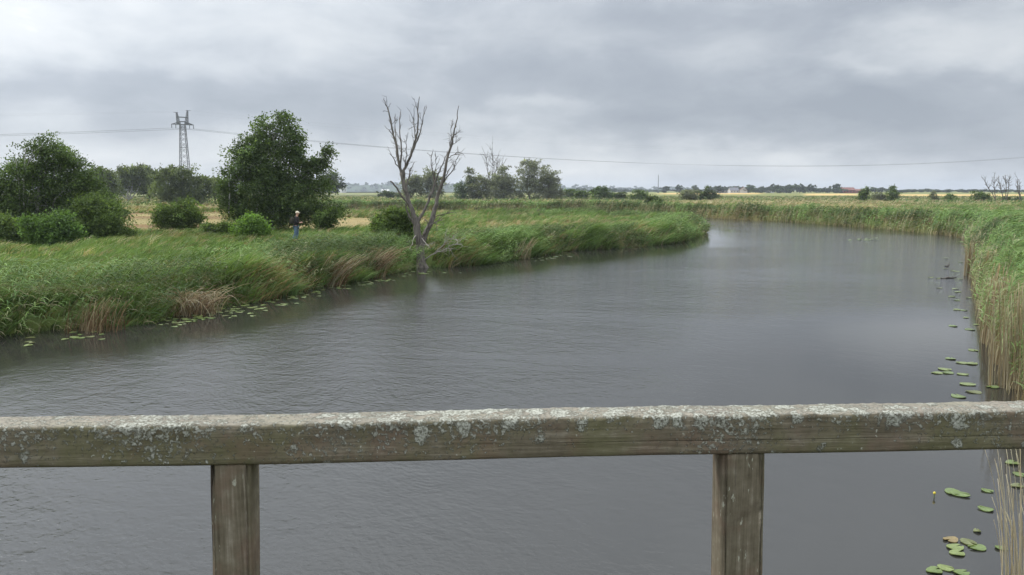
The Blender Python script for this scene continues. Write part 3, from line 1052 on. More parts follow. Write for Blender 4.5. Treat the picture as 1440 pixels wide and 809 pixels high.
# willow grove at mid distance
GW = 'grey green willows in the grove beyond the bend'
tree('poplar_tree', 'slender poplar at the left end of the willow grove', 'tree', 660, 300, [(660, 243, 4, 7), (661, 254, 5, 8)], 130, 0.55, WILLOW, 42, GW, per=8, spray=1.0, trunk_r=0.16)
tree('willow_tree', 'low rounded willow at the left end of the grove', 'tree', 652, 300, [(648, 266, 11, 10), (658, 264, 10, 11), (652, 275, 15, 6)], 200, 0.6, [(0.080, 0.115, 0.055), (0.07, 0.10, 0.05)], 43, GW, per=8, spray=1.2, trunk_r=0.2)
tree('willow_tree', 'willow next to the slender poplar, below the bare stems', 'tree', 673, 298, [(672, 254, 11, 10), (668, 264, 11, 11), (680, 262, 11, 12), (672, 274, 16, 7), (688, 262, 9, 12)], 300, 0.6, WILLOW, 44, GW, per=8, spray=1.3, trunk_r=0.25)
tree('willow_tree', 'middle willow of the grove with a pointed top', 'tree', 708, 296, [(708, 243, 9, 9), (702, 255, 12, 12), (716, 256, 12, 13), (706, 266, 17, 10), (708, 275, 20, 6), (698, 248, 9, 9)], 420, 0.6, WILLOW, 45, GW, per=8, spray=1.3, trunk_r=0.3)
tree('willow_tree', 'tallest silvery willow of the grove', 'tree', 745, 298, [(746, 231, 12, 7), (740, 241, 15, 12), (756, 245, 16, 12), (738, 256, 16, 14), (754, 261, 18, 13), (745, 274, 24, 7), (730, 264, 12, 13)], 560, 0.6, WILLOW, 46, GW, per=8, spray=1.3, trunk_r=0.32)
tree('willow_tree', 'rounded willow closing the right end of the grove', 'tree', 773, 297, [(770, 246, 12, 12), (776, 256, 13, 14), (768, 266, 14, 9), (782, 265, 9, 9), (773, 275, 18, 6)], 380, 0.6, WILLOW, 47, GW, per=8, spray=1.3, trunk_r=0.28)
GH = 'bushes in the hedge beyond the river bend'
tree('bush', 'long low hedge bush running right from the willow grove', 'bush', 808, 300, [(796, 272, 10, 6), (808, 273, 12, 5), (822, 274, 10, 4)], 230, 0.5, BUSH, 48, GH, per=8, spray=0.9, trunk_r=0.12)
tree('bush', 'yellow green dome shaped bush right of the low hedge', 'bush', 846, 290, [(845, 269, 10, 6), (840, 273, 11, 6), (853, 274, 10, 5)], 240, 0.5, [(0.085, 0.125, 0.04), (0.075, 0.115, 0.036)], 49, GH, per=8, spray=0.9, trunk_r=0.12)
tree('bush', 'round dark green bush in front of the wheat strip', 'bush', 898, 280, [(893, 274, 10, 6), (903, 275, 11, 6), (898, 279, 14, 4)], 220, 0.5, BUSH, 50, GH, per=8, spray=0.9, trunk_r=0.12)
tree('bush', 'small low bush between the dome shaped and the round dark bush', 'bush', 871, 300, [(867, 275, 8, 4), (876, 275, 6, 4)], 110, 0.5, DARK, 51, GH, per=8, spray=0.8, trunk_r=0.1)
tree('bush', 'small dark windblown bush at the start of the far reed fringe', 'bush', 916, 142, [(917, 282, 8, 4.5), (912, 287, 8, 4), (923, 285, 6, 4)], 220, 0.3, DARK, 52, None, per=8, spray=0.6, trunk_r=0.06)
tree('bush', 'wide bush left of the pointed shrub beyond the reed fringe', 'bush', 967, 270, [(960, 275, 10, 5), (972, 274, 12, 6), (980, 277, 10, 4)], 230, 0.45, WILLOW, 53, GH, per=8, spray=0.9, trunk_r=0.12)
tree('bush', 'pointed dark shrub on its own beyond the reed fringe', 'bush', 992, 268, [(992, 267, 5, 5), (990, 273, 9, 6), (1000, 275, 10, 5), (992, 279, 14, 3)], 240, 0.45, DARK, 54, GH, per=8, spray=0.8, trunk_r=0.12)
GR = 'bushes scattered over the right meadow'
tree('bush', 'upright dark bush of the pair below the red barn', 'bush', 1217, 250, [(1217, 269, 5, 6), (1215, 276, 7, 6)], 150, 0.4, BUSH, 55, GR, per=8, spray=0.8, trunk_r=0.1)
tree('bush', 'wide grey green bush right of the upright one below the red barn', 'bush', 1238, 252, [(1232, 277, 10, 5), (1244, 278, 9, 4)], 130, 0.4, WILLOW, 56, GR, per=8, spray=0.8, trunk_r=0.1)
tree('bush', 'dark bush with a peaked top in the middle of the right meadow', 'bush', 1255, 250, [(1254, 268, 5, 5), (1256, 276, 8, 6)], 170, 0.4, BUSH, 57, GR, per=8, spray=0.8, trunk_r=0.1)
tree('bush', 'narrow young tree standing alone in the right meadow', 'bush', 1313, 255, [(1313, 274, 4, 5), (1314, 279, 6, 4)], 110, 0.4, WILLOW, 58, GR, per=8, spray=0.7, trunk_r=0.08)
tree('bush', 'low bushy hump right of the narrow young tree', 'bush', 1340, 262, [(1338, 278, 9, 4), (1330, 280, 7, 3)], 100, 0.4, BUSH, 59, GR, per=8, spray=0.7, trunk_r=0.08)
tree('bush', 'rounded bush left of the bare trees at the right edge', 'bush', 1377, 245, [(1374, 277, 9, 6), (1381, 279, 8, 5)], 160, 0.4, BUSH, 60, GR, per=8, spray=0.8, trunk_r=0.1)
tree('bush', 'low bush at the feet of the bare trees at the right edge', 'bush', 1422, 250, [(1415, 281, 10, 3), (1430, 281, 9, 3)], 120, 0.4, DARK, 61, GR, per=8, spray=0.7, trunk_r=0.08)

# ------------------------------------------------------------------ bare and dead trees
def twigs(path, r, n, length, rad, lo=0.3, up=0.4, depth=1):
    """short forked twigs growing off a limb"""
    out = []
    P = np.asarray(path)
    for _ in range(n):
        k = r.uniform(lo, 1.0) * (len(P) - 1)
        i = min(int(k), len(P) - 2)
        q = P[i] + (P[i + 1] - P[i]) * (k - i)
        ax = unit(P[i + 1] - P[i])
        d = unit(ax * 0.7 + r.normal(0, 0.6, 3) + np.array((0, 0, up)))
        L = length * r.uniform(0.4, 1.2)
        p = bend_path(q, q + d * L, r, 6, 0.09)
        out.append((p, rad * np.linspace(1, 0.35, 6)))
        if depth > 0:
            out += twigs(p, r, 2, L * 0.55, rad * 0.6, 0.35, up, depth - 1)
    return out


def build_dead_tree():
    Y = 41.0
    r = np.random.default_rng(71)
    base = TREE_FOOT
    root = empty('dead_tree', base, 'tall bare dead tree with forked grey limbs at the water edge of the left bank', 'tree')

    def pl(pts, r0, r1, dy0=0.0, dy1=0.0, n=None):
        P = np.array([at_y(px, py, base[1] + dy0 + (dy1 - dy0) * i / (len(pts) - 1)) for i, (px, py) in enumerate(pts)]) - base
        k = np.linspace(0, 1, len(P)); m = n or len(P) * 3
        kk = np.linspace(0, 1, m)
        P = np.stack([np.interp(kk, k, P[:, i]) for i in range(3)], -1)
        P[1:-1] += r.normal(0, 0.018, (m - 2, 3))
        return P, 0.66 * np.linspace(r0, r1, m)
    # trunk, flared at the water
    P, rad = pl([(593, 378), (592, 366), (591, 349), (587, 325), (584, 306)], 0.36, 0.24, 0, 0)
    rad[:3] += (0.16, 0.08, 0.03)
    tr = [(P, rad)]
    tr.append(pl([(591, 352), (598, 330), (607, 312), (611, 296)], 0.22, 0.17, 0.05, 0.35))
    for a in ((586, 380), (600, 380), (594, 381)):
        tr.append(pl([(592, 366), a], 0.2, 0.06, 0, -0.4))
    V, Q = tubes(tr, 10)
    link_mesh('trunk', np_mesh('trunk', V, Q), DEADWOOD, root, smooth=True)
    limbs = [
        # left stem and its forks
        ([(584, 308), (576, 288), (570, 268), (564, 243)], 0.19, 0.13, 0, 0.1, 3),
        ([(565, 246), (560, 222), (556, 200), (551, 178), (547, 160), (543, 148), (540, 138)], 0.105, 0.022, 0.1, 0.6, 8),
        ([(567, 256), (569, 238), (575, 225), (581, 210), (586, 190), (588, 172), (588, 152), (590, 136)], 0.12, 0.02, 0.1, -0.3, 9),
        ([(563, 236), (565, 214), (563, 196), (562, 176), (563, 157)], 0.075, 0.016, 0.1, 0.9, 6),
        ([(575, 226), (584, 205), (591, 184), (595, 168), (598, 149)], 0.065, 0.016, -0.05, -0.6, 6),
        ([(557, 202), (553, 192), (548, 183), (541, 177)], 0.035, 0.012, 0.3, 0.3, 2),
        ([(562, 238), (556, 228), (552, 220), (547, 216)], 0.045, 0.014, 0.1, -0.4, 2),
        ([(577, 292), (566, 277), (558, 264), (549, 255)], 0.085, 0.055, 0, -0.5, 0),
        ([(571, 270), (574, 250), (577, 238), (583, 228)], 0.07, 0.02, 0, 0.6, 3),
        # right stem and its forks
        ([(609, 302), (613, 288), (616, 276), (623, 252), (631, 217), (636, 198), (639, 185), (642, 168), (645, 149)], 0.16, 0.02, 0.35, 0.7, 12),
        ([(588, 312), (598, 294), (607, 271), (612, 256), (617, 244), (624, 228), (629, 212)], 0.11, 0.02, 0, 0.1, 7),
        ([(622, 258), (632, 246), (639, 238), (641, 228), (646, 218)], 0.05, 0.013, 0.5, 0.2, 5),
        ([(631, 222), (638, 218), (644, 214), (648, 215)], 0.035, 0.012, 0.6, 0.3, 3),
        ([(612, 256), (608, 240), (606, 226), (609, 210)], 0.045, 0.013, 0.2, 0.5, 4),
        ([(618, 266), (624, 250), (634, 235), (640, 224)], 0.045, 0.012, 0.4, 1.0, 4),
        ([(634, 205), (641, 200), (646, 193)], 0.025, 0.010, 0.6, 0.4, 2),
        # thin upright shoots
        ([(561, 224), (557, 196), (555, 176), (556, 160)], 0.045, 0.013, 0.2, 0.7, 4),
        ([(582, 208), (584, 186), (581, 166), (583, 150)], 0.045, 0.013, 0.1, 0.4, 4),
        ([(566, 248), (572, 224), (571, 204), (574, 186)], 0.045, 0.012, 0.1, -0.5, 4),
        ([(629, 226), (633, 204), (634, 186), (637, 168)], 0.04, 0.012, 0.5, 0.9, 4),
        ([(613, 262), (611, 246), (614, 230), (612, 214)], 0.04, 0.012, 0.2, -0.3, 4),
        # short stubs low down
        ([(586, 318), (578, 308), (572, 296), (570, 286)], 0.10, 0.05, 0, -0.4, 1),
        ([(596, 330), (602, 318), (606, 305)], 0.08, 0.03, 0, -0.5, 2),
        ([(604, 312), (614, 303), (626, 301), (636, 299)], 0.04, 0.012, 0.3, 0.2, 4),
        ([(600, 322), (612, 312), (622, 310)], 0.05, 0.014, 0.1, -0.3, 3),
    ]
    for pts, r0, r1, d0, d1, nt in limbs:
        P, rad = pl(pts, r0, r1, d0, d1)
        ps = [(P, rad)] + twigs(P[:max(3, int(len(P) * 0.88))], r, int(nt * 1.7), 0.5, 0.014, 0.15, 0.3)
        V, Q = tubes(ps, 6)
        link_mesh('limb', np_mesh('limb', V, Q), DEADWOOD, root, smooth=True)
    pale = plain_material('bleached_wood', (0.30, 0.27, 0.23), 0.85)
    for pts, nt in (([(585, 330), (581, 336), (579, 344), (575, 352)], 3), ([(593, 335), (600, 343), (606, 350)], 3),
                    ([(596, 366), (610, 357), (624, 352), (634, 345), (644, 343)], 16), ([(610, 357), (622, 346), (632, 336), (640, 333)], 10)):
        P, rad = pl(pts, 0.045, 0.012, -0.1, -0.9)
        V, Q = tubes([(P, rad)] + twigs(P, r, nt, 0.6, 0.012, 0.3, 0.1), 6)
        o = link_mesh('broken_branch', np_mesh('broken_branch', V, Q), pale, root, smooth=True)


build_dead_tree()


def bare_tree(label, group, base_px, Y, stems, seed, rad=0.16):
    r = np.random.default_rng(seed)
    bx = (base_px - CX) / F * Y
    bz = float(ground_z(np.array([bx]), np.array([float(Y)]))[0])
    root = empty('bare_tree', (bx, Y, bz), label, 'tree', group)
    o3 = np.array((bx, Y, bz))
    trunk, br = [], []
    for px, py in stems:
        e = at_y(px, py, Y) - o3
        P = bend_path((r.normal(0, 0.2), 0, -0.1), e, r, 9, 0.04)
        trunk.append((P, rad * np.linspace(1, 0.3, 9)))
        br += twigs(P, r, 14, e[2] * 0.28, rad * 0.4, 0.35, 0.5)
    V, Q = tubes(trunk)
    link_mesh('trunk', np_mesh('trunk', V, Q), DEADWOOD, root, smooth=True)
    V, Q = tubes(br)
    link_mesh('branches', np_mesh('branches', V, Q), DEADWOOD, root, smooth=True)


bare_tree('bare dead tree poking out above the willow grove', None, 690, 304, [(683, 221), (692, 216), (701, 224), (707, 228)], 81, 0.2)
BG = 'bare trees at the right edge of the meadow'
bare_tree('leaning bare tree, leftmost of the bare trees at the right edge', BG, 1397, 246, [(1384, 252), (1398, 247)], 82)
bare_tree('spreading bare tree, middle one of the bare trees at the right edge', BG, 1410, 247, [(1404, 249), (1414, 246), (1419, 251)], 83)
bare_tree('slim bare tree with one stem at the very right edge', BG, 1432, 245, [(1431, 252), (1434, 258)], 84)


# ------------------------------------------------------------------ far treeline, ridge, lagoon, buildings
def far_trees():
    r = np.random.default_rng(90)
    protos = []
    FAR = [(0.046, 0.068, 0.030), (0.054, 0.078, 0.034), (0.060, 0.082, 0.036)]
    for i in range(6):
        k = r.integers(4, 7)
        bl = [(r.normal(0, 0.26), r.normal(0, 0.2), r.uniform(0.45, 0.78), r.uniform(0.22, 0.36), r.uniform(0.22, 0.34), r.uniform(0.16, 0.26)) for _ in range(k)]
        bl.append((0, 0, 0.45, 0.42, 0.36, 0.34))
        V, Q, c = crown(bl, 240, 0.13, FAR, r, 6, 0.2, 0.14, 0.3, 0.1, 0.14, 0.8)
        crown_me = np_mesh('crown', V, Q, c); crown_me.materials.append(LEAF)
        V, Q = tubes([(bend_path((0, 0, -0.04), (0, 0, 0.6), r, 5, 0.02), np.linspace(0.03, 0.015, 5))])
        trunk_me = np_mesh('trunk', V, Q); trunk_me.materials.append(BARK)
        protos.append((crown_me, trunk_me))

    def place(px, top, w, Y, label, group):
        x = (px - CX) / F * Y
        z = float(ground_z(np.array([x]), np.array([float(Y)]))[0])
        h = max(at_y(px, top, Y)[2] - z, 4.0)
        wid = w / F * Y
        o = empty('tree', (x, Y, z - 0.1), label, 'tree', group)
        o.scale = (wid, wid, h)
        o.rotation_euler.z = 0.0
        cm, tm = protos[r.integers(0, 6)]
        for nm, me in (('trunk', tm), ('crown', cm)):
            ch = bpy.data.objects.new(nm, me); C.objects.link(ch); ch.parent = o
        if r.uniform() < 0.5:
            o.rotation_euler.z = math.pi
    L1 = 'small dark tree in the hazy treeline along the horizon right of the mast'
    G1 = 'trees of the far treeline on the right'
    for i in range(30):
        px = 1000 + i * 6.1 + r.normal(0, 2)
        place(px, 264 - 5 * r.uniform(0, 1) ** 1.5 - (2 if 1080 < px < 1125 else 0), r.uniform(11, 17), 900 + r.uniform(-50, 90), L1, G1)
    L2 = 'small dark tree in the broken treeline beyond the red barn'
    G2 = 'trees of the broken treeline near the barn'
    for i in range(30):
        px = 1204 + i * 8.0 + r.normal(0, 3)
        if 1335 < px < 1345: continue
        place(px, 268 - 5.5 * r.uniform(0, 1) ** 1.6, r.uniform(10, 17), 950 + r.uniform(-60, 120), L2, G2)
    L3 = 'tiny blue grey tree on the far horizon between the willow grove and the mast'
    G3 = 'trees of the far treeline behind the hedge'
    for i in range(26):
        px = 806 + i * 7.2 + r.normal(0, 2)
        place(px, 268.5 - 4.5 * r.uniform(0, 1) ** 1.4 - (2 if 835 < px < 880 else 0), r.uniform(10, 18), 1350 + r.uniform(-80, 150), L3, G3)
    for px, top, w, Y, lb in ((934, 261, 11, 1000, 'round topped far tree just right of the mast'), (953, 260, 11, 1000, 'dark square topped tree standing alone right of the mast'),
                              (965, 265, 8, 1000, 'smallest of the single trees standing on the wheat strip'), (976, 260, 10, 1000, 'tall thin far tree behind the pointed shrub'),
                              (1172, 257, 11, 880, 'tallest far tree, just left of the red barn')):
        place(px, top, w, Y, lb, None)


far_trees()


def ridge():
    r = np.random.default_rng(95)
    # a low wooded ridge across the water, running left to centre
    xs = np.linspace(-2400, 700, 260)
    prof = np.array([0.0, 0.55, 0.9, 1.0, 0.95, 0.6, 0.1, 0.0])
    dy = np.array([-160, -110, -60, -20, 20, 80, 160, 200])
    top = 27 + 5 * (vnoise(xs, xs * 0, 260, 5) - 0.5) + 4 * (vnoise(xs, xs * 0, 90, 6) - 0.5)
    top = top * (1 - 0.6 * sstep(-200, 500, xs)) + 1
    V = np.array([(x, 3050 + d, t * p + 0.5) for x, t in zip(xs, top) for d, p in zip(dy, prof)])
    n, k = len(xs), len(prof)
    idx = np.arange(n * k).reshape(n, k)
    Q = np.stack([idx[:-1, :-1], idx[1:, :-1], idx[1:, 1:], idx[:-1, 1:]], -1).reshape(-1, 4)
    m = plain_material('far_woodland_floor', (0.045, 0.065, 0.032), 0.95, 0.3, 0.02, 0.05)
    tag(link_mesh('hills', np_mesh('hills', V, Q), m, smooth=True), 'low blue wooded ridge on the far left horizon', None, None, 'structure')
    # the wood on it: one mass
    N = 2600
    x = r.uniform(-2300, 690, N); i = np.clip(((x + 2400) / 3100 * 259).astype(int), 0, 259)
    d = r.uniform(-150, 30, N)
    z = top[i] * np.interp(d, dy, prof)
    bl = np.stack([x, 3050 + d, z + 2, r.uniform(8, 16, N), r.uniform(6, 10, N), r.uniform(4, 9, N)], -1)
    V, Q, c = crown(bl, 11000, 7.0, [(0.040, 0.060, 0.030), (0.048, 0.070, 0.034)], r, 3, 0.1, 3.0, 0.5, 0.2, 0.2, 0.9)
    o = link_mesh('far_wood', np_mesh('far_wood', V, Q, c), LEAF)
    tag(o, 'far blue grey wood covering the ridge on the left horizon', 'wood', None, 'stuff')


ridge()


def flat_sheet(name, pts, z, mat, label):
    V = np.array([(x, y, z) for x, y in pts])
    me = bpy.data.meshes.new(name)
    me.from_pydata([tuple(v) for v in V], [], [tuple(range(len(V)))])
    tag(link_mesh(name, me, mat), label, None, None, 'structure')


def lagoon():
    m, t = material('lagoon_water')
    p = t.n('ShaderNodeTexCoord').outputs['Object']
    principled(t, (0.03, 0.045, 0.055), 0.25, 0.5, bump(t, t.noise(p, 0.4, 3), 1.0, 0.4))
    flat_sheet('lagoon', [(-1500, 1500), (-240, 1380), (-60, 1480), (60, 1700), (200, 2500), (0, 2850), (-1700, 2850)], 3.05, m, 'pale blue lagoon strip before the far ridge')
    flat_sheet('ditch_water', [(-190, 560), (-130, 575), (-92, 568), (-92, 600), (-140, 612), (-190, 600)], 0.98, m, 'thin pale strip of water crossing the far meadow')


lagoon()


def box(bm, x0, x1, y0, y1, z0, z1):
    v = [bm.verts.new((x, y, z)) for z in (z0, z1) for x, y in ((x0, y0), (x1, y0), (x1, y1), (x0, y1))]
    for f in ((3, 2, 1, 0), (4, 5, 6, 7), (0, 1, 5, 4), (1, 2, 6, 5), (2, 3, 7, 6), (3, 0, 4, 7)):
        bm.faces.new([v[i] for i in f])


def bm_obj(name, bm, mat, parent=None, smooth=False):
    me = bpy.data.meshes.new(name)
    bm.normal_update()
    bm.to_mesh(me); bm.free()
    return link_mesh(name, me, mat, parent, smooth)


GLASS = plain_material('dark_window', (0.03, 0.035, 0.04), 0.2, 0.1)


def house(name, label, cat, px, Y, w, d, wall_h, roof_h, wall_m, roof_m, yaw=0.0, group=None, windows=3, ridge_x=True, sink=0.0):
    x = (px - CX) / F * Y
    z = float(ground_z(np.array([x]), np.array([float(Y)]))[0]) - 0.1 - sink
    root = empty(name, (x, Y, z), label, cat, group)
    root.rotation_euler.z = yaw
    bm = bmesh.new()
    box(bm, -w / 2, w / 2, -d / 2, d / 2, 0, wall_h)
    # gables
    if ridge_x:
        for s in (-1, 1):
            a = [bm.verts.new((s * w / 2, -d / 2, wall_h)), bm.verts.new((s * w / 2, d / 2, wall_h)), bm.verts.new((s * w / 2, 0, wall_h + roof_h))]
            bm.faces.new(a)
    bm_obj('wall', bm, wall_m, root)
    bm = bmesh.new()
    e, th = 0.4, 0.25
    for s in (-1, 1):
        lo = (s * (d / 2 + e), wall_h - e * roof_h / (d / 2) + 0.02)
        hi = (0.0, wall_h + roof_h + 0.02)
        vs_ = []
        for xx in (-w / 2 - e, w / 2 + e):
            for (yy, zz) in (lo, hi):
                vs_.append(bm.verts.new((xx, yy, zz))); vs_.append(bm.verts.new((xx, yy, zz + th)))
        q = vs_
        for f in ((0, 1, 3, 2), (4, 6, 7, 5), (0, 4, 5, 1), (2, 3, 7, 6), (1, 5, 7, 3), (0, 2, 6, 4)):
            bm.faces.new([q[i] for i in f])
    ro = bm_obj('roof', bm, roof_m, root)
    if name == 'farmhouse':
        bm = bmesh.new()
        box(bm, w * 0.2, w * 0.2 + 0.7, -0.35, 0.35, wall_h + roof_h - 0.3, wall_h + roof_h + 0.9)
        bm_obj('chimney', bm, BRICK, ro)
    for i in range(windows):
        xx = -w / 2 + (i + 0.5) * w / windows
        bm = bmesh.new()
        box(bm, xx - 0.6, xx + 0.6, -d / 2 - 0.06, -d / 2 - 0.01, wall_h * 0.35, wall_h * 0.75)
        bm_obj('window', bm, GLASS, root)
    return root


BRICK = plain_material('red_brick', (0.22, 0.075, 0.062), 0.9, 0.25, 1.0)
REDROOF = plain_material('red_tiles', (0.19, 0.085, 0.068), 0.9, 0.2, 1.0)
GREYROOF = plain_material('grey_roof', (0.16, 0.16, 0.17), 0.9, 0.2, 1.0)
WHITE = plain_material('white_render', (0.50, 0.49, 0.47), 0.8, 0.06, 1.0)
house('barn', 'red brick barn with reddish roof on the right horizon', 'barn', 1188, 860, 13.5, 9, 3.4, 2.6, BRICK, REDROOF, 0.08, None, 4)
house('farm_shed', 'low dark red shed just right of the red brick barn', 'shed', 1205, 868, 12, 7, 2.6, 1.6, BRICK, REDROOF, 0.1, None, 2)
house('farmhouse', 'white gabled farmhouse at the left end of the right treeline', 'house', 1043, 915, 6, 8, 3.4, 3.0, WHITE, REDROOF, 1.4, None, 2)
house('farmhouse', 'grey roofed farmhouse left of the white gabled one', 'house', 1029, 920, 10, 8, 2.8, 3.2, WHITE, GREYROOF, 0.1, None, 3)
house('farmhouse', 'small pale cottage among the trees midway to the barn', 'house', 1080, 925, 7, 7, 2.8, 2.6, WHITE, REDROOF, 0.3, None, 2)
house('shed', 'long low white shed behind the pointed shrub', 'shed', 1013, 880, 11, 6, 2.2, 0.8, WHITE, GREYROOF, 0.0, None, 3)
house('building', 'tiny pale building with peaked roof before the blue ridge', 'building', 484, 1250, 8, 8, 8.0, 5.0, WHITE, WHITE, 0.6, None, 2)
house('building', 'small flat white building by the lagoon before the blue ridge', 'building', 543, 1250, 12, 8, 3.6, 2.2, WHITE, WHITE, 0.05, None, 3)
STEEL = plain_material('galvanised_steel', (0.13, 0.135, 0.14), 0.6, 0.15, 1.0)


def mast():
    Y = 1000.0
    x = (924 - CX) / F * Y
    z = float(ground_z(np.array([x]), np.array([Y]))[0])
    top = at_y(924, 246, Y)[2] - z
    root = empty('radio_mast', (x, Y, z), 'thin pale mast rising above the far treeline', 'mast')
    V, Q = tubes([(np.array([(0, 0, -0.2), (0, 0, top * 0.5), (0, 0, top)]), np.array([0.55, 0.45, 0.28]))], 8)
    link_mesh('pole', np_mesh('pole', V, Q), STEEL, root, smooth=True)
    bm = bmesh.new(); box(bm, -1.1, 1.1, -1.1, 1.1, -0.2, 1.2)
    bm_obj('base', bm, STEEL, root)


mast()

# ------------------------------------------------------------------ pylon and its lines
PYL = np.array((at_y(258, 200, 297)[0], 297.0, 0.0))
PYL[2] = float(ground_z(PYL[:1], PYL[1:2])[0])


def pylon():
    top = at_y(258, 155, 297)[2] - PYL[2]
    arm = at_y(258, 175.5, 297)[2] - PYL[2]
    arm2 = at_y(258, 165, 297)[2] - PYL[2]
    root = empty('pylon', PYL, 'grey steel lattice pylon with two raised horns above the broad birch', 'pylon')
    root.rotation_euler.z = 0.62
    bw, tw = 1.95, 0.85
    legs, braces = [], []

    def hw(z):
        return bw + (tw - bw) * min(z / arm, 1.0)
    n = 13
    zs = [arm * (1 - (1 - i / n) ** 1.25) for i in range(n + 1)]
    cs = ((-1, -1), (1, -1), (1, 1), (-1, 1))
    for sx, sy in cs:
        legs.append(np.array([(sx * hw(z), sy * hw(z), z) for z in zs]))
    for i in range(n):
        a, b = zs[i], zs[i + 1]
        for j in range(4):
            (ax, ay), (bx, by) = cs[j], cs[(j + 1) % 4]
            ha, hb = hw(a), hw(b)
            braces.append(np.array([(ax * ha, ay * ha, a), (bx * hb, by * hb, b)]))
            braces.append(np.array([(bx * ha, by * ha, a), (ax * hb, ay * hb, b)]))
            if i % 4 == 0:
                braces.append(np.array([(ax * ha, ay * ha, a), (bx * ha, by * ha, a)]))
    for lg in legs:
        V, Q = tubes([(lg, np.full(len(lg), 0.12))], 6)
        link_mesh('leg', np_mesh('leg', V, Q), STEEL, root)
    V, Q = tubes([(b, np.full(2, 0.055)) for b in braces], 6)
    link_mesh('bracing', np_mesh('bracing', V, Q), STEEL, root)
    # long lower crossarm, short upper one, two horns leaning outwards
    P = []
    for sy in (-1, 1):
        P += [np.array([(-3.9, 0, arm), (-tw, sy * tw, arm + 0.1), (tw, sy * tw, arm + 0.1), (3.9, 0, arm)])]
        P += [np.array([(-3.9, 0, arm), (-tw, sy * tw, arm + 1.1), (tw, sy * tw, arm + 1.1), (3.9, 0, arm)])]
        P += [np.array([(-k, sy * tw * (1 - (k - tw) / 3.1), arm), (-k + 0.9, sy * tw * (1 - (k - tw) / 3.1), arm + 0.7)]) for k in (1.7, 2.4, 3.1)]
        P += [np.array([(k, sy * tw * (1 - (k - tw) / 3.1), arm), (k - 0.9, sy * tw * (1 - (k - tw) / 3.1), arm + 0.7)]) for k in (1.7, 2.4, 3.1)]
    V, Q = tubes([(p, np.full(len(p), 0.11)) for p in P], 6)
    arm_o = link_mesh('crossarm', np_mesh('crossarm', V, Q), STEEL, root)
    P = [np.array([(-1.9, sy * 0.5, arm2), (1.9, sy * 0.5, arm2)]) for sy in (-1, 1)]
    V, Q = tubes([(p, np.full(2, 0.14)) for p in P], 6)
    link_mesh('crossarm', np_mesh('crossarm', V, Q), STEEL, root)
    for s in (-1, 1):
        P = []
        tp = top - (0.9 if s < 0 else 0)
        for sy in (-1, 1):
            a0, a1 = np.array((s * 0.85, sy * tw, arm)), np.array((s * 1.75, sy * 0.25, tp))
            b0, b1 = np.array((s * 1.9, sy * tw * .7, arm)), np.array((s * 2.1, sy * 0.25, tp))
            P += [np.array([a0, a1]), np.array([b0, b1])]
            for k in range(5):
                u, v = k / 5, (k + 1) / 5
                P.append(np.array([a0 + (a1 - a0) * u, b0 + (b1 - b0) * v]))
                P.append(np.array([b0 + (b1 - b0) * u, a0 + (a1 - a0) * v]))
        P.append(np.array([(s * 1.3, 0, tp), (s * 3.0, 0, tp)]))
        V, Q = tubes([(p, np.full(2, 0.085)) for p in P], 6)
        link_mesh('horn', np_mesh('horn', V, Q), STEEL, root)
    for xx in (-3.8, -2.4, 2.4, 3.8):
        V, Q = tubes([(np.array([(xx, 0, arm - 0.05), (xx, 0, arm - 1.3)]), np.full(2, 0.11))], 6)
        link_mesh('insulator', np_mesh('insulator', V, Q), STEEL, arm_o)
    # conductors to the next pylons, both beyond the picture
    span = np.array((462.0, 208.0, 0.0))
    WIRE = plain_material('wire', (0.12, 0.12, 0.125), 0.6, 0.1)
    ca, sa = math.cos(0.62), math.sin(0.62)
    spec = [(-3.8, arm - 1.3, ''), (3.8, arm - 1.3, ''), (-2.4, arm - 1.3, ''), (2.4, arm - 1.3, ''), (-2.9, top - 0.9, ''), (2.9, top, '')]
    for xx, zz, nm in spec:
        o = PYL + np.array((xx * ca, xx * sa, zz))
        for sgn in (1, -1):
            k = np.linspace(0, 1, 90)
            P = o + sgn * span * k[:, None]
            P[:, 2] -= 41 * k * (1 - k) * (1.0 if zz < arm else 0.85)
            V, Q = tubes([(P, np.full(90, 0.021 if zz < arm else 0.007))], 6)
            w = link_mesh('power_line', np_mesh('power_line', V, Q), WIRE, None)
            if zz < arm:
                lb = ('dark sagging conductor of the bundle running right from the pylon across the sky' if sgn > 0 else
                      'dark conductor of the bundle running from the pylon to the left edge')
            else:
                lb = ('faint thin wire strung from the pylon horns to the right' if sgn > 0 else 'faint thin wire strung from the pylon horns to the left')
            tag(w, lb, 'power line', ('conductors right of the pylon' if sgn > 0 else 'conductors left of the pylon') if zz < arm else
                ('horn wires right of the pylon' if sgn > 0 else 'horn wires left of the pylon'))


pylon()

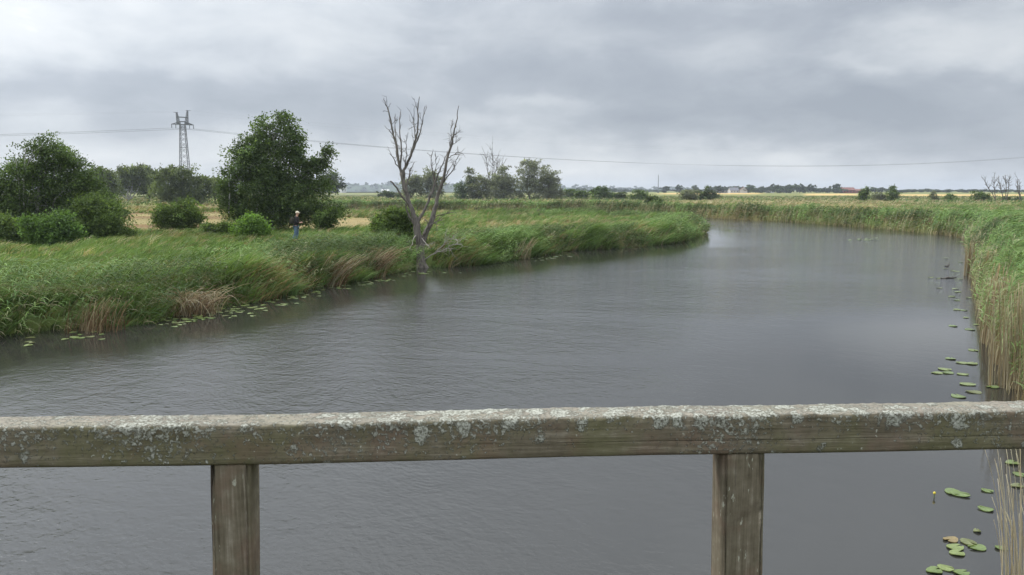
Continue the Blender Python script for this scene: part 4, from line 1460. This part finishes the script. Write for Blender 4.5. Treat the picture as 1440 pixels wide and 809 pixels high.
# ------------------------------------------------------------------ tufts, lilies, floating wood
def tuft(name, label, px, py, n, hgt, spread, cols, seed, lean=0.35, z0=None, width=0.012, droop=0.1, cat='reeds', group=None, yaw=0.1, ysd=0.3, near=False):
    """a clump of bare dry stalks standing on its own"""
    r = np.random.default_rng(seed)
    p = at_z(px, py, 0.0)
    Vs, Qs, Cs = [], [], []
    off = 0
    for i in range(n):
        a = r.normal(yaw, ysd)
        out = np.array((math.cos(a), math.sin(a), 0))
        b = np.array((float(np.clip(r.normal(0, 0.7), -1.3, 1.3)) * spread, float(np.clip(r.normal(0, 0.7), -1.3, 1.3)) * spread * 0.6, -0.15))
        h = hgt * r.uniform(0.55, 1.08)
        ln = h * lean * r.uniform(0.3, 1.5)
        s = np.linspace(0, 1, 9)
        pts = b + out * (ln * s ** 1.7)[:, None] + np.array((0, 0, 1)) * (h * (s - droop * r.uniform(0.4, 1.6) * s ** 4))[:, None]
        w = width * r.uniform(0.6, 1.2)
        V, Q = tubes([(pts, w * 0.5 * np.linspace(1, 0.35, 9))], 6 if near else 6)
        Vs.append(V); Qs.append(Q + off); off += len(V)
        c = np.array(cols[r.integers(0, len(cols))]) * r.uniform(0.75, 1.2)
        Cs.append(np.tile(c, (len(V), 1)))
    me = np_mesh(name, np.concatenate(Vs), np.concatenate(Qs), np.concatenate(Cs))
    o = link_mesh(name, me, REED)
    o.location = p
    return tag(o, label, cat, group)


TAN = [(0.40, 0.32, 0.19), (0.33, 0.25, 0.14), (0.46, 0.40, 0.28)]
RUST = [(0.20, 0.12, 0.065), (0.26, 0.17, 0.09), (0.15, 0.09, 0.05)]
tuft('dry_reed_clump', 'pale dry reed stalks in the lower right corner under the handrail', 1436, 835, 44, 1.55, 0.12, [(0.56, 0.49, 0.35), (0.48, 0.40, 0.26), (0.62, 0.56, 0.42)], 101, -0.13, width=0.012, droop=0.05, near=True)
tuft('dry_reed_clump', 'flattened heap of brown reeds hanging over the water on the left bank', 262, 442, 330, 1.30, 0.70, RUST + TAN * 2, 102, 0.75, width=0.022, droop=0.45, yaw=0.3, ysd=1.5)
tuft('dry_reed_clump', 'brown based reeds fanning out at the near end of the left bank', 132, 466, 110, 1.1, 0.5, RUST + TAN[:1], 103, 0.35, width=0.020, ysd=0.9)
tuft('dry_reed_clump', 'tan tuft leaning right on the bank below the walking person', 460, 402, 150, 1.5, 0.5, TAN + RUST, 104, 0.75, width=0.026)
tuft('dry_reed_clump', 'tan streak of leaning reeds left of the dead tree', 520, 390, 130, 1.55, 0.45, TAN + RUST, 105, 0.75, width=0.028)
tuft('dry_reed_clump', 'upright pale tuft on the bank right of the dead tree', 733, 364, 45, 1.35, 0.35, TAN, 106, 0.45, width=0.028)
tuft('dry_reed_clump', 'brown pink tuft of reeds near the tip of the left bank', 905, 344, 90, 1.45, 1.0, RUST + TAN, 107, 0.6, width=0.034)
tuft('dry_reed_clump', 'tall tan stalks at the corner of the right bank above the handrail', 1425, 545, 90, 2.1, 0.28, TAN, 108, -0.06, width=0.016, droop=0.03)
tuft('dry_reed_clump', 'tallest pale stalks at the right edge just above the handrail', 1462, 575, 110, 2.2, 0.35, TAN, 112, -0.05, width=0.014, droop=0.03)
tuft('dry_reed_clump', 'tan reed stalks at the waterline halfway along the right bank', 1402, 482, 80, 1.8, 0.22, TAN, 109, -0.03, width=0.020, droop=0.03)
tuft('dry_reed_clump', 'pale stalks at the far corner where the right bank juts out', 1366, 388, 60, 1.6, 0.22, TAN, 110, 0.02, width=0.036, droop=0.03)
for k, (px, py, n, h, lb) in enumerate(((1404, 515, 90, 2.0, 'tan stalks leaning out where the right bank turns back under the rail'),
                                        (1383, 484, 120, 1.9, 'thick stand of orange tan stalks at the notch in the right bank'),
                                        (1377, 455, 80, 1.9, 'straight tan stalks just beyond the notch in the right bank'),
                                        (1368, 415, 80, 1.8, 'tan stalks beside the floating dark branch'),
                                        (1362, 378, 70, 1.7, 'far tan stalks close to the corner of the right bank'))):
    tuft('dry_reed_clump', lb, px + 16, py, int(n * 0.7), h, 0.20, TAN + [(0.36, 0.25, 0.13)], 140 + k, 0.10, width=0.016 + 0.0006 * (520 - py) / 3, droop=0.03)
tuft('green_reed_clump', 'pale green broad leaved tuft leaning out below the walking person', 398, 415, 90, 1.0, 0.4, [(0.12, 0.20, 0.06), (0.16, 0.24, 0.09)], 111, 0.6, width=0.03, droop=0.3, ysd=1.2)


def lilies():
    r = np.random.default_rng(120)
    cols = {'green': (0.100, 0.140, 0.030), 'light': (0.14, 0.175, 0.045), 'olive': (0.105, 0.115, 0.034), 'ochre': (0.18, 0.13, 0.045)}
    mats = {k: plain_material('lily_' + k, c, 0.35, 0.42, 3.0, 0.4) for k, c in cols.items()}
    base = {}
    for k in cols:
        for vi in range(3):
            n = 26
            a = np.linspace(0.22, 2 * math.pi - 0.22, n)
            rr = 1.0 + 0.05 * np.sin(a * 3 + vi * 2) + r.normal(0, 0.015, n)
            top = [(0.12, 0, 0.010)] + [(x * rad, y * rad * 0.86, 0.008 + 0.006 * math.sin(t * 2 + vi)) for x, y, rad, t in zip(np.cos(a), np.sin(a), rr, a)]
            bm = bmesh.new()
            tv = [bm.verts.new(v) for v in top]
            bv = [bm.verts.new((v[0], v[1], v[2] - 0.008)) for v in top]
            for i in range(1, n):
                bm.faces.new((tv[0], tv[i], tv[i + 1])); bm.faces.new((bv[0], bv[i + 1], bv[i]))
                bm.faces.new((tv[i], bv[i], bv[i + 1], tv[i + 1]))
            bm.faces.new((tv[0], bv[0], bv[1], tv[1])); bm.faces.new((tv[n], bv[n], bv[0], tv[0]))
            bm.normal_update()
            me = bpy.data.meshes.new('lily_pad'); bm.to_mesh(me); bm.free()
            me.materials.append(mats[k])
            base[k, vi] = me

    def pad(px, py, rad, col, label, group):
        p = at_z(px, py, 0.0)
        if river_sd(p[:1], p[1:2])[0] > 0.1:
            return
        o = bpy.data.objects.new('lily_pad', base[col, int(r.integers(0, 3))])
        C.objects.link(o)
        o.location = (p[0], p[1], 0.005 + r.uniform(0, 0.006))
        o.scale = (rad, rad, 1)
        o.rotation_euler = (r.normal(0, 0.012), r.normal(0, 0.012), r.uniform(0, 6.28))
        tag(o, label, 'lily pad', group)
    ks = ['green', 'light', 'light', 'olive']
    for n, (x0, y0, x1, y1), sd, lb in ((85, (222, 454, 395, 430), 6.0, 'lily pad in the dense patch under the brown reed heap'),
                                        (14, (40, 482, 150, 470), 4, 'lily pad in the sparse row at the near left bank'),
                                        (34, (385, 426, 480, 402), 3.5, 'lily pad off the left bank below the walking person'),
                                        (26, (480, 404, 545, 394), 2.0, 'lily pad drifting left of the dead tree'),
                                        (14, (560, 386, 650, 381), 1.5, 'lily pad near the foot of the dead tree'),
                                        (16, (745, 367, 800, 360), 1.2, 'lily pad off the bank right of the dead tree'),
                                        (26, (1195, 338, 1235, 337), 0.8, 'lily pad in the pale far patch on open water')):
        for _ in range(n):
            k = r.uniform()
            pad(x0 + (x1 - x0) * k + r.normal(0, 4), y0 + (y1 - y0) * k + r.normal(0, sd), r.uniform(0.065, 0.12) * (1.5 if y0 < 345 else 1), ks[r.integers(0, 4)], lb, lb.replace('lily pad', 'lily pads'))
    # right bank, mid distance
    lb = 'thin lily pad floating in the scattered rows off the right bank'
    for px, py in ((1330, 378), (1345, 381), (1352, 392), (1325, 391), (1318, 406), (1340, 405), (1350, 408), (1330, 418), (1345, 422), (1360, 420), (1340, 435), (1355, 437),
                   (1350, 447), (1342, 457), (1365, 457), (1358, 463), (1350, 381), (1312, 391), (1333, 363), (1346, 368)):
        for _ in range(1):
            pad(px + r.normal(0, 5), py + r.normal(0, 1), r.uniform(0.09, 0.14), ks[r.integers(0, 4)], lb, 'lily pads off the right bank')
    lb = 'lily pad in the loose group just above the handrail on the right'
    for px, py in ((1365, 493), (1340, 505), (1352, 511), (1362, 512), (1320, 525), (1333, 525), (1355, 527), (1360, 541), (1348, 558), (1373, 552), (1395, 545), (1328, 520)):
        pad(px + r.normal(0, 2), py, r.uniform(0.10, 0.15), ks[r.integers(0, 4)], lb, 'lily pads above the handrail')
    near = [(1340, 693, 0.12, 'green', 'left pad of the overlapping pair right of the yellow bud'), (1350, 696, 0.13, 'green', 'right pad of the overlapping pair right of the yellow bud'),
            (1388, 691, 0.08, 'green', 'single pad between the overlapping pair and the dry stalks'), (1386, 717, 0.095, 'green', 'green pad just below the single one by the dry stalks'),
            (1337, 760, 0.09, 'ochre', 'yellowing brown lily pad at the head of the cluster'), (1343, 771, 0.10, 'light', 'leftmost green pad of the cluster, below the brown one'),
            (1362, 764, 0.095, 'olive', 'upper olive pad of the cluster'), (1374, 771, 0.10, 'green', 'right hand pad of the cluster'), (1346, 779, 0.09, 'light', 'lowest pale pad of the cluster'),
            (1374, 748, 0.05, 'olive', 'small thin pad above the cluster'), (1314, 804, 0.09, 'green', 'left pad of the pair at the bottom edge'), (1330, 800, 0.085, 'light', 'right pad of the pair at the bottom edge'),
            (1352, 807, 0.085, 'green', 'single pad cut by the bottom edge'), (1408, 772, 0.07, 'green', 'pad half hidden by the dry stalks'),
            (1424, 652, 0.11, 'green', 'bright pad in the shade right of the dry stalks'), (1434, 668, 0.10, 'green', 'second shaded pad at the right edge under the handrail'),
            (1430, 684, 0.09, 'olive', 'olive pad at the right edge under the handrail')]
    for px, py, rad, col, lb in near:
        pad(px, py, rad * 0.88, col, lb + ' in the lower right' if len(lb.split()) < 12 else lb, 'near lily pads at the lower right')
    # yellow bud on its stalk
    p = at_z(1313, 700, 0.0)
    root = empty('lily_bud', p, 'tiny yellow water lily bud standing out of the water', 'flower')
    V, Q = tubes([(np.array([(0, 0, -0.3), (0.004, 0, 0.0), (0.006, 0, 0.045)]), np.array([0.006, 0.006, 0.006]))])
    link_mesh('stem', np_mesh('stem', V, Q), plain_material('lily_stem', (0.08, 0.11, 0.03)), root, True)
    bm = bmesh.new()
    bmesh.ops.create_icosphere(bm, subdivisions=2, radius=0.017)
    for v in bm.verts:
        v.co.z = v.co.z * 1.05 + 0.058; v.co.x += 0.006
        if v.co.z > 0.068: v.co.x = 0.006 + (v.co.x - 0.006) * 1.15
    bm_obj('petals', bm, plain_material('lily_yellow', (0.60, 0.48, 0.06), 0.5, 0.1), root, True)
    # drifting wood
    for px, py, L, lb in ((1335, 392, 0.7, 'dark waterlogged branch floating off the right bank'), (1333, 375, 0.25, 'small dark stub poking out of the water off the right bank')):
        p = at_z(px, py, 0.0)
        P = bend_path((-L / 2, 0, 0.0), (L / 2, 0.1, 0.05), r, 7, 0.06)
        V, Q = tubes([(P, 0.05 * np.linspace(1, 0.4, 7))] + twigs(P, r, 4, 0.25, 0.012, 0.2, 0.6, 0))
        o = link_mesh('floating_branch', np_mesh('floating_branch', V, Q), DEADWOOD, None, True)
        o.location = p
        tag(o, lb, 'branch')


lilies()

# ------------------------------------------------------------------ the walker
def skin(name, verts, edges, mat, parent, sub=2, root=0):
    me = bpy.data.meshes.new(name)
    me.from_pydata([v[:3] for v in verts], edges, [])
    o = bpy.data.objects.new(name, me); C.objects.link(o)
    o.parent = parent
    o.modifiers.new('skin', 'SKIN')
    sv = me.skin_vertices[0].data
    for i, v in enumerate(verts):
        rr = v[3]
        sv[i].radius = rr if isinstance(rr, tuple) else (rr, rr)
        sv[i].use_root = (i == root)
    sd_ = o.modifiers.new('sub', 'SUBSURF'); sd_.levels = sub; sd_.render_levels = sub
    o.modifiers['skin'].use_smooth_shade = True
    me.materials.append(mat)
    return o


def person():
    p = at_z(417, 342, 0.65)
    z = float(ground_z(p[:1], p[1:2])[0])
    root = empty('person', (p[0], p[1], z + 0.02), 'person in dark jacket, blue jeans and pale cap walking on the left bank', 'person')
    root.rotation_euler.z = 0.15
    SKIN = plain_material('skin', (0.50, 0.29, 0.21), 0.6, 0.08)
    JACK = plain_material('dark_jacket', (0.018, 0.016, 0.018), 0.85, 0.25, 8)
    JEAN = plain_material('blue_denim', (0.10, 0.15, 0.225), 0.9, 0.2, 9)
    CAP = plain_material('pale_cap', (0.66, 0.58, 0.44), 0.85, 0.08, 8)
    SHOE = plain_material('dark_shoes', (0.025, 0.023, 0.022), 0.7, 0.15)
    PACK = plain_material('olive_backpack', (0.045, 0.042, 0.028), 0.85, 0.3, 9)
    # body: faces +x, leaning slightly forward
    v, e = [], []

    def add(x, y, zz, rr, prev=None):
        v.append((x, y, zz, rr)); i = len(v) - 1
        if prev is not None: e.append((prev, i))
        return i
    pel = add(0, 0, 0.93, (0.15, 0.12))
    bel = add(0.02, 0, 1.08, (0.15, 0.12), pel)
    ches = add(0.04, 0, 1.30, (0.17, 0.12), bel)
    nb = add(0.06, 0, 1.45, (0.075, 0.07), ches)
    nk = add(0.08, 0, 1.52, (0.055, 0.055), nb)
    h1 = add(0.105, 0, 1.60, (0.075, 0.085), nk)
    h2 = add(0.105, 0, 1.68, (0.078, 0.092), h1)
    add(0.10, 0, 1.745, (0.055, 0.065), h2)
    hands = []
    for s in (-1, 1):
        hip = add(-0.005, s * 0.09, 0.86, 0.095, pel)
        kn = add(0.02 + 0.05 * s, s * 0.095, 0.49, 0.065, hip)
        an = add(-0.11 + 0.07 * s, s * 0.095, 0.10, 0.042, kn)
        add(0.03 + 0.07 * s, s * 0.10, 0.035, 0.034, an)
        sh = add(0.045, s * 0.185, 1.40, 0.06, ches)
        el = add(0.02, s * 0.235, 1.13, 0.048, sh)
        wr = add(0.24, s * 0.11, 1.10, 0.032, el)
        hn = add(0.31, s * 0.06, 1.115, (0.035, 0.022), wr)
        for f in range(4):
            q = add(0.35, s * 0.045 + (f - 1.5) * 0.004, 1.14 - f * 0.018, 0.010, hn)
            q = add(0.385 - 0.004 * f, s * 0.025, 1.138 - f * 0.019, 0.009, q)
            add(0.375 - 0.004 * f, s * 0.004, 1.128 - f * 0.019, 0.008, q)
        q = add(0.315, s * 0.04, 1.15, 0.011, hn)
        add(0.35, s * 0.025, 1.165, 0.009, q)
    skin('body', v, e, SKIN, root, 2, 0)
    # jacket
    v, e = [], []
    j0 = add(0.0, 0, 0.84, (0.20, 0.165))
    j1 = add(0.02, 0, 1.08, (0.19, 0.155), j0)
    j2 = add(0.04, 0, 1.30, (0.20, 0.15), j1)
    add(0.065, 0, 1.48, (0.085, 0.085), j2)
    for s in (-1, 1):
        sh = add(0.045, s * 0.19, 1.40, 0.082, j2)
        el = add(0.015, s * 0.24, 1.13, 0.070, sh)
        add(0.22, s * 0.12, 1.10, 0.052, el)
    skin('jacket', v, e, JACK, root, 2, 0)
    # jeans
    v, e = [], []
    q0 = add(0, 0, 0.93, (0.165, 0.135))
    for s in (-1, 1):
        hip = add(-0.005, s * 0.09, 0.85, 0.112, q0)
        kn = add(0.02 + 0.05 * s, s * 0.095, 0.49, 0.083, hip)
        add(-0.105 + 0.07 * s, s * 0.095, 0.12, 0.068, kn)
    skin('jeans', v, e, JEAN, root, 2, 0)
    for s in (-1, 1):
        v, e = [], []
        a = add(-0.13 + 0.07 * s, s * 0.095, 0.07, (0.055, 0.055))
        b = add(-0.05 + 0.07 * s, s * 0.098, 0.045, (0.05, 0.045), a)
        add(0.06 + 0.07 * s, s * 0.10, 0.035, (0.045, 0.032), b)
        skin('shoe', v, e, SHOE, root, 2, 0)
    # cap with peak
    bm = bmesh.new()
    bmesh.ops.create_uvsphere(bm, u_segments=20, v_segments=12, radius=1)
    bmesh.ops.delete(bm, geom=[q for q in bm.verts if q.co.z < -0.05], context='VERTS')
    for q in bm.verts:
        q.co = Vector((0.10 + q.co.x * 0.112, q.co.y * 0.098, 1.69 + q.co.z * 0.105))
    n = 12
    up, lo = [], []
    for i in range(n + 1):
        a = -1.1 + 2.2 * i / n
        for L, dz in ((up, 0.012), (lo, 0.0)):
            L.append((bm.verts.new((0.10 + 0.105 * math.cos(a), 0.095 * math.sin(a), 1.695 + dz)),
                      bm.verts.new((0.10 + 0.105 * math.cos(a) + 0.075 * max(math.cos(a), 0.0) ** 0.6, 0.085 * math.sin(a), 1.672 + dz))))
    for i in range(n):
        bm.faces.new((up[i][0], up[i][1], up[i + 1][1], up[i + 1][0]))
        bm.faces.new((lo[i][0], lo[i + 1][0], lo[i + 1][1], lo[i][1]))
        bm.faces.new((up[i][1], lo[i][1], lo[i + 1][1], up[i + 1][1]))
    bm_obj('cap', bm, CAP, root, True)
    # hair below the cap, nose and ears
    v, e = [], []
    a = add(0.035, 0, 1.66, (0.05, 0.075)); add(0.035, 0, 1.60, (0.04, 0.06), a)
    skin('hair', v, e, plain_material('grey_hair', (0.35, 0.32, 0.29), 0.8), root, 2, 0)
    bm = bmesh.new()
    for (cx, cy, cz, sx, sy, sz) in ((0.195, 0, 1.635, 0.022, 0.014, 0.022), (0.10, 0.082, 1.64, 0.022, 0.012, 0.032), (0.10, -0.082, 1.64, 0.022, 0.012, 0.032),
                                     (0.175, 0.03, 1.655, 0.01, 0.012, 0.007), (0.175, -0.03, 1.655, 0.01, 0.012, 0.007)):
        g = bmesh.ops.create_icosphere(bm, subdivisions=2, radius=1)
        for q in g['verts']:
            q.co = Vector((cx + q.co.x * sx, cy + q.co.y * sy, cz + q.co.z * sz))
    bm_obj('face', bm, SKIN, root, True)
    # the backpack is carried, a thing of its own
    bp = empty('backpack', (p[0], p[1], z + 0.02), 'dark olive backpack on the back of the walking person', 'backpack')
    bp.rotation_euler.z = 0.15
    bm = bmesh.new()
    box(bm, -0.32, -0.12, -0.15, 0.15, 1.00, 1.44)
    bmesh.ops.bevel(bm, geom=bm.edges[:], offset=0.06, segments=3, affect='EDGES')
    bm_obj('bag', bm, PACK, bp, True)
    bm = bmesh.new()
    box(bm, -0.37, -0.30, -0.11, 0.11, 1.04, 1.24)
    bmesh.ops.bevel(bm, geom=bm.edges[:], offset=0.025, segments=2, affect='EDGES')
    bm_obj('pocket', bm, PACK, bp, True)
    for s in (-1, 1):
        P = np.array([(-0.14, s * 0.10, 1.40), (0.0, s * 0.11, 1.49), (0.12, s * 0.12, 1.44), (0.20, s * 0.12, 1.30), (0.12, s * 0.16, 1.12), (-0.13, s * 0.15, 1.05)])
        V, Q = tubes([(P, np.full(6, 0.018))])
        link_mesh('strap', np_mesh('strap', V, Q), PACK, bp, True)


person()

# ------------------------------------------------------------------ the footbridge railing in front
def wood_material(name, along, lichen, algae=0.7):
    m, t = material(name)
    p = t.n('ShaderNodeTexCoord').outputs['Object']
    x, y, z = t.xyz(p)
    if along == 'x':
        g = t.comb(t.math('MULTIPLY', x, 2.2), t.math('MULTIPLY', y, 55.0), t.math('MULTIPLY', z, 55.0))
    else:
        g = t.comb(t.math('MULTIPLY', x, 60.0), t.math('MULTIPLY', y, 60.0), t.math('MULTIPLY', z, 2.4))
    grain = t.noise(g, 1.0, 6, 0.6, 0.35)
    fine = t.noise(g, 3.4, 4, 0.6, 0.2)
    blot = t.noise(p, 5.5, 5, 0.6)
    mott = t.noise(p, 38.0, 5, 0.65)
    wv = t.math('ADD', t.math('MULTIPLY', grain, 0.36), t.math('ADD', t.math('MULTIPLY', fine, 0.34), t.math('MULTIPLY', mott, 0.30)))
    wood = t.ramp(wv, [(0.32, (0.048, 0.038, 0.026)), (0.43, (0.112, 0.094, 0.063)), (0.54, (0.165, 0.140, 0.098)), (0.67, (0.30, 0.265, 0.205))])
    # damp green algae and reddish bare wood in patches
    alg = t.maprange(blot, 0.42, 0.62, 0.0, algae)
    wood = t.mix(alg, wood, t.mix(0.5, wood, (0.115, 0.125, 0.042)))
    red = t.maprange(t.noise(p, 9.0, 5, 0.65), 0.50, 0.66, 0.0, 0.7)
    wood = t.mix(red, wood, t.mix(0.5, wood, (0.17, 0.105, 0.075)))
    dark = t.maprange(t.noise(p, 6.0, 6, 0.7, 0.4), 0.56, 0.70, 0.0, 0.55)
    wood = t.mix(dark, wood, (0.070, 0.055, 0.038))
    h = t.math('ADD', t.math('MULTIPLY', grain, 0.6), t.math('MULTIPLY', fine, 0.4))
    col = wood
    if lichen:
        nz = t.xyz(t.n('ShaderNodeNewGeometry').outputs['Normal'])[2]
        cover = t.noise(p, 4.6, 3, 0.5)
        spots = t.noise(p, 34.0, 8, 0.75, 0.5)
        wrp = t.n('ShaderNodeVectorMath', operation='MULTIPLY_ADD')
        nzc = t.n('ShaderNodeTexNoise'); nzc.inputs['Scale'].default_value = 30.0; nzc.inputs['Detail'].default_value = 6
        t.set(nzc.inputs['Vector'], p)
        t.set(wrp.inputs[0], nzc.outputs['Color']); wrp.inputs[1].default_value = (0.034,) * 3; t.set(wrp.inputs[2], p)
        vor = t.n('ShaderNodeTexVoronoi')
        vor.inputs['Scale'].default_value = 20.0
        t.set(vor.inputs['Vector'], wrp.outputs[0])
        vr = t.math('SUBTRACT', t.math('MULTIPLY', t.xyz(vor.outputs['Color'])[0], 0.46), 0.33)
        ros = t.math('ADD', t.maprange(vor.outputs['Distance'], 0.16, 0.50, 0.20, -0.10), vr)
        # crusts spread on the top and spill down the upper part of the face, more towards the right
        lev = t.maprange(z, RAIL_Z - 0.085, RAIL_Z - 0.002, -0.15, 0.10, False)
        xr = t.maprange(x, -1.0, 0.1, -0.11, 0.05)
        topb = t.maprange(nz, 0.5, 0.9, 0.0, 0.11)
        s = t.math('ADD', t.math('ADD', spots, t.math('MULTIPLY', cover, 0.55)), t.math('ADD', lev, t.math('ADD', xr, topb)))
        s = t.math('ADD', s, ros)
        mask = t.maprange(s, 0.85, 0.96, 0.0, 1.0)
        gr = t.noise(p, 170.0, 5, 0.75)
        lc = t.ramp(gr, [(0.30, (0.13, 0.125, 0.09)), (0.43, (0.26, 0.26, 0.205)), (0.55, (0.375, 0.375, 0.315)), (0.70, (0.52, 0.515, 0.45))])
        tiny = t.math('ADD', t.noise(p, 95.0, 5, 0.7, 0.4), t.math('ADD', t.math('MULTIPLY', lev, 0.5), t.math('MULTIPLY', t.math('SUBTRACT', cover, 0.5), 0.5)))
        mask = t.math('MAXIMUM', mask, t.maprange(tiny, 0.545, 0.61, 0.0, 0.9))
        mask = t.math('MULTIPLY', mask, t.maprange(gr, 0.36, 0.48, 0.15, 1.0))
        col = t.mix(t.math('MULTIPLY', mask, 0.9), wood, lc)
        # sparse pale flecks
        fl = t.maprange(t.noise(p, 75.0, 3, 0.6), 0.66, 0.71, 0.0, 0.75)
        col = t.mix(fl, col, (0.46, 0.46, 0.38))
        bleached = t.maprange(nz, 0.55, 0.95, 0.0, 0.5)
        col = t.mix(t.math('MULTIPLY', bleached, t.math('SUBTRACT', 1.0, mask)), col, (0.29, 0.265, 0.22))
        h = t.math('ADD', h, t.math('MULTIPLY', mask, t.math('ADD', 0.1, t.math('MULTIPLY', t.noise(p, 150.0, 3, 0.7), 1.3))))
    else:
        fl = t.maprange(t.noise(t.comb(t.math('MULTIPLY', x, 90.0), t.math('MULTIPLY', y, 90.0), t.math('MULTIPLY', z, 26.0)), 1.0, 3, 0.6), 0.66, 0.72, 0.0, 0.8)
        col = t.mix(fl, col, (0.42, 0.42, 0.33))
        crack = t.maprange(t.noise(g, 0.8, 2, 0.4, 0.2), 0.28, 0.32, 0.75, 0.0)
        col = t.mix(crack, col, (0.02, 0.016, 0.012))
        h = t.math('SUBTRACT', h, t.math('MULTIPLY', crack, 1.0))
    principled(t, col, 0.9, 0.12, bump(t, h, 0.9, 0.004))
    return m


RAIL_Z = CAM_Z - 0.47


def railing():
    # where the front upper edge of the rail runs: level, slightly askew to the view
    A = at_z(0, 604, RAIL_Z - 0.004)[:2]; B = at_z(1440, 581, RAIL_Z - 0.004)[:2]
    d = (B - A) / np.linalg.norm(B - A)
    yaw = math.atan2(d[1], d[0])
    mid = (A + B) / 2
    root = empty('railing', (mid[0], mid[1], 0), 'weathered wooden railing with pale lichen across the foreground', 'railing')
    root.rotation_euler.z = yaw
    W, H = 0.085, 0.087
    # rounded section: y across (0 = face towards the viewer), z up
    prof = []
    rr = 0.009

    def arc(cy, cz, a0, a1, n=4):
        for i in range(n + 1):
            a = a0 + (a1 - a0) * i / n
            prof.append((cy + rr * math.cos(a), cz + rr * math.sin(a)))
    zt, zb = RAIL_Z, RAIL_Z - H
    arc(rr, zb + rr, math.pi * 1.5, math.pi)                 # lower front edge
    for k in (0.18, 0.30, 0.36, 0.372, 0.380, 0.388, 0.40, 0.47, 0.6, 0.74, 0.86):
        prof.append((0.0, zb + H * k))
    arc(rr, zt - rr, math.pi, math.pi / 2)                   # upper front edge
    for k in (0.2, 0.35, 0.5, 0.65, 0.8):
        prof.append((W * k, zt))
    arc(W - rr, zt - rr, math.pi / 2, 0)
    arc(W - rr, zb + rr, 0, -math.pi / 2)
    n = len(prof)
    xs = np.linspace(-2.6, 2.6, 1041)
    V = np.empty((len(xs), n, 3))
    for i, x in enumerate(xs):
        wav = 0.0015 * math.sin(x * 2.3) + 0.0012 * math.sin(x * 5.1 + 1)
        for j, (yy, zz) in enumerate(prof):
            q = mnoise.noise(Vector((x * 9, yy * 30, zz * 30)))
            q2 = mnoise.noise(Vector((x * 55, yy * 90, zz * 90)))
            top = zz > zt - 0.014
            amp = (0.0012 * q + (0.0018 if top and x > -0.9 else 0.0006) * q2)
            dy = dz = 0.0
            if yy < 0.012: dy = -amp
            if top: dz = amp + (0.0012 * abs(q2) if x > -0.6 else 0)
            k = (zz - zb) / H
            if yy < 0.001 and 0.365 < k < 0.395 and x > 0.02:
                dz += 0.0022 * mnoise.noise(Vector((x * 3.0, 4.2, 0.0)))
                if abs(k - 0.380) < 0.002:
                    dy += 0.007 * min(1, (x - 0.02) * 4) * (0.55 + 0.45 * mnoise.noise(Vector((x * 6.0, 1.2, 0.0))))
            V[i, j] = (x, yy + dy, zz + dz + wav)
    idx = np.arange(len(xs) * n).reshape(len(xs), n)
    nxt = np.roll(idx, -1, 1)
    Q = np.stack([idx[:-1], nxt[:-1], nxt[1:], idx[1:]], -1).reshape(-1, 4)
    link_mesh('handrail', np_mesh('handrail', V.reshape(-1, 3), Q), wood_material('lichened_rail_wood', 'x', True), root, smooth=True)
    post_m = wood_material('grey_post_wood', 'z', False, 0.08)

    def local(px, py, yoff):
        """x along the rail where the picture column crosses the plane yoff behind the rail's face"""
        dr = ray(px, py)
        nrm = np.array((-d[1], d[0])); o = -(mid + nrm * yoff)
        k = -(nrm @ o) / (nrm @ dr[:2])
        return float(d @ (dr[:2] * k - mid))
    for l, r_, lean in ((295, 352, 0.026), (1016, 1076, -0.018)):
        x0, x1 = local(l, 668, 0.006), local(r_, 668, 0.006)
        bm = bmesh.new()
        z0, z1 = CAM_Z - 1.75, zb + 0.001
        ns, nzs = 12, 90
        w = x1 - x0
        ring = []
        for k in range(ns):
            ring.append((x0 + w * k / ns, 0.006))
        pr = [(x0 + 0.008, 0.006)] + [(x0 + w * k / ns, 0.006) for k in range(1, ns)] + [(x1 - 0.008, 0.006), (x1 - 0.002, 0.0085), (x1, 0.014), (x1, 0.078), (x0, 0.078), (x0, 0.014), (x0 + 0.002, 0.0085)]
        rows = []
        for i in range(nzs + 1):
            zz = z0 + (z1 - z0) * i / nzs
            rows.append([bm.verts.new((a + lean * (zz - z1) + 0.0014 * mnoise.noise(Vector((a * 6, b * 9, zz * 7))), b - 0.0022 * mnoise.noise(Vector((a * 90, 3.1, zz * 4))), zz)) for a, b in pr])
        m_ = len(pr)
        for i in range(nzs):
            for j in range(m_):
                bm.faces.new((rows[i][j], rows[i][(j + 1) % m_], rows[i + 1][(j + 1) % m_], rows[i + 1][j]))
        bm.faces.new(rows[-1]); bm.faces.new(rows[0][::-1])
        bm_obj('post', bm, post_m, root, True)
    # edge beam that carries the posts, below the picture
    bm = bmesh.new()
    box(bm, -2.6, 2.6, -0.02, 0.20, CAM_Z - 2.0, CAM_Z - 1.752)
    bm_obj('edge_beam', bm, post_m, root)


railing()

# ------------------------------------------------------------------ the damp air
def haze():
    bm = bmesh.new()
    box(bm, -3400, 3400, -300, 4000, -2.3, 48)
    m = bpy.data.materials.new('haze'); m.use_nodes = True
    t = NT(m.node_tree)
    out = t.n('ShaderNodeOutputMaterial')
    v = t.n('ShaderNodeVolumePrincipled')
    v.inputs['Color'].default_value = (0.84, 0.90, 0.98, 1)
    v.inputs['Density'].default_value = HAZE
    v.inputs['Anisotropy'].default_value = 0.2
    t.set(out.inputs['Volume'], v.outputs[0])
    o = bm_obj('haze', bm, m)
    tag(o, 'thin damp air that fades the far horizon to blue grey', 'haze', None, 'stuff')


HAZE = 0.00016
haze()
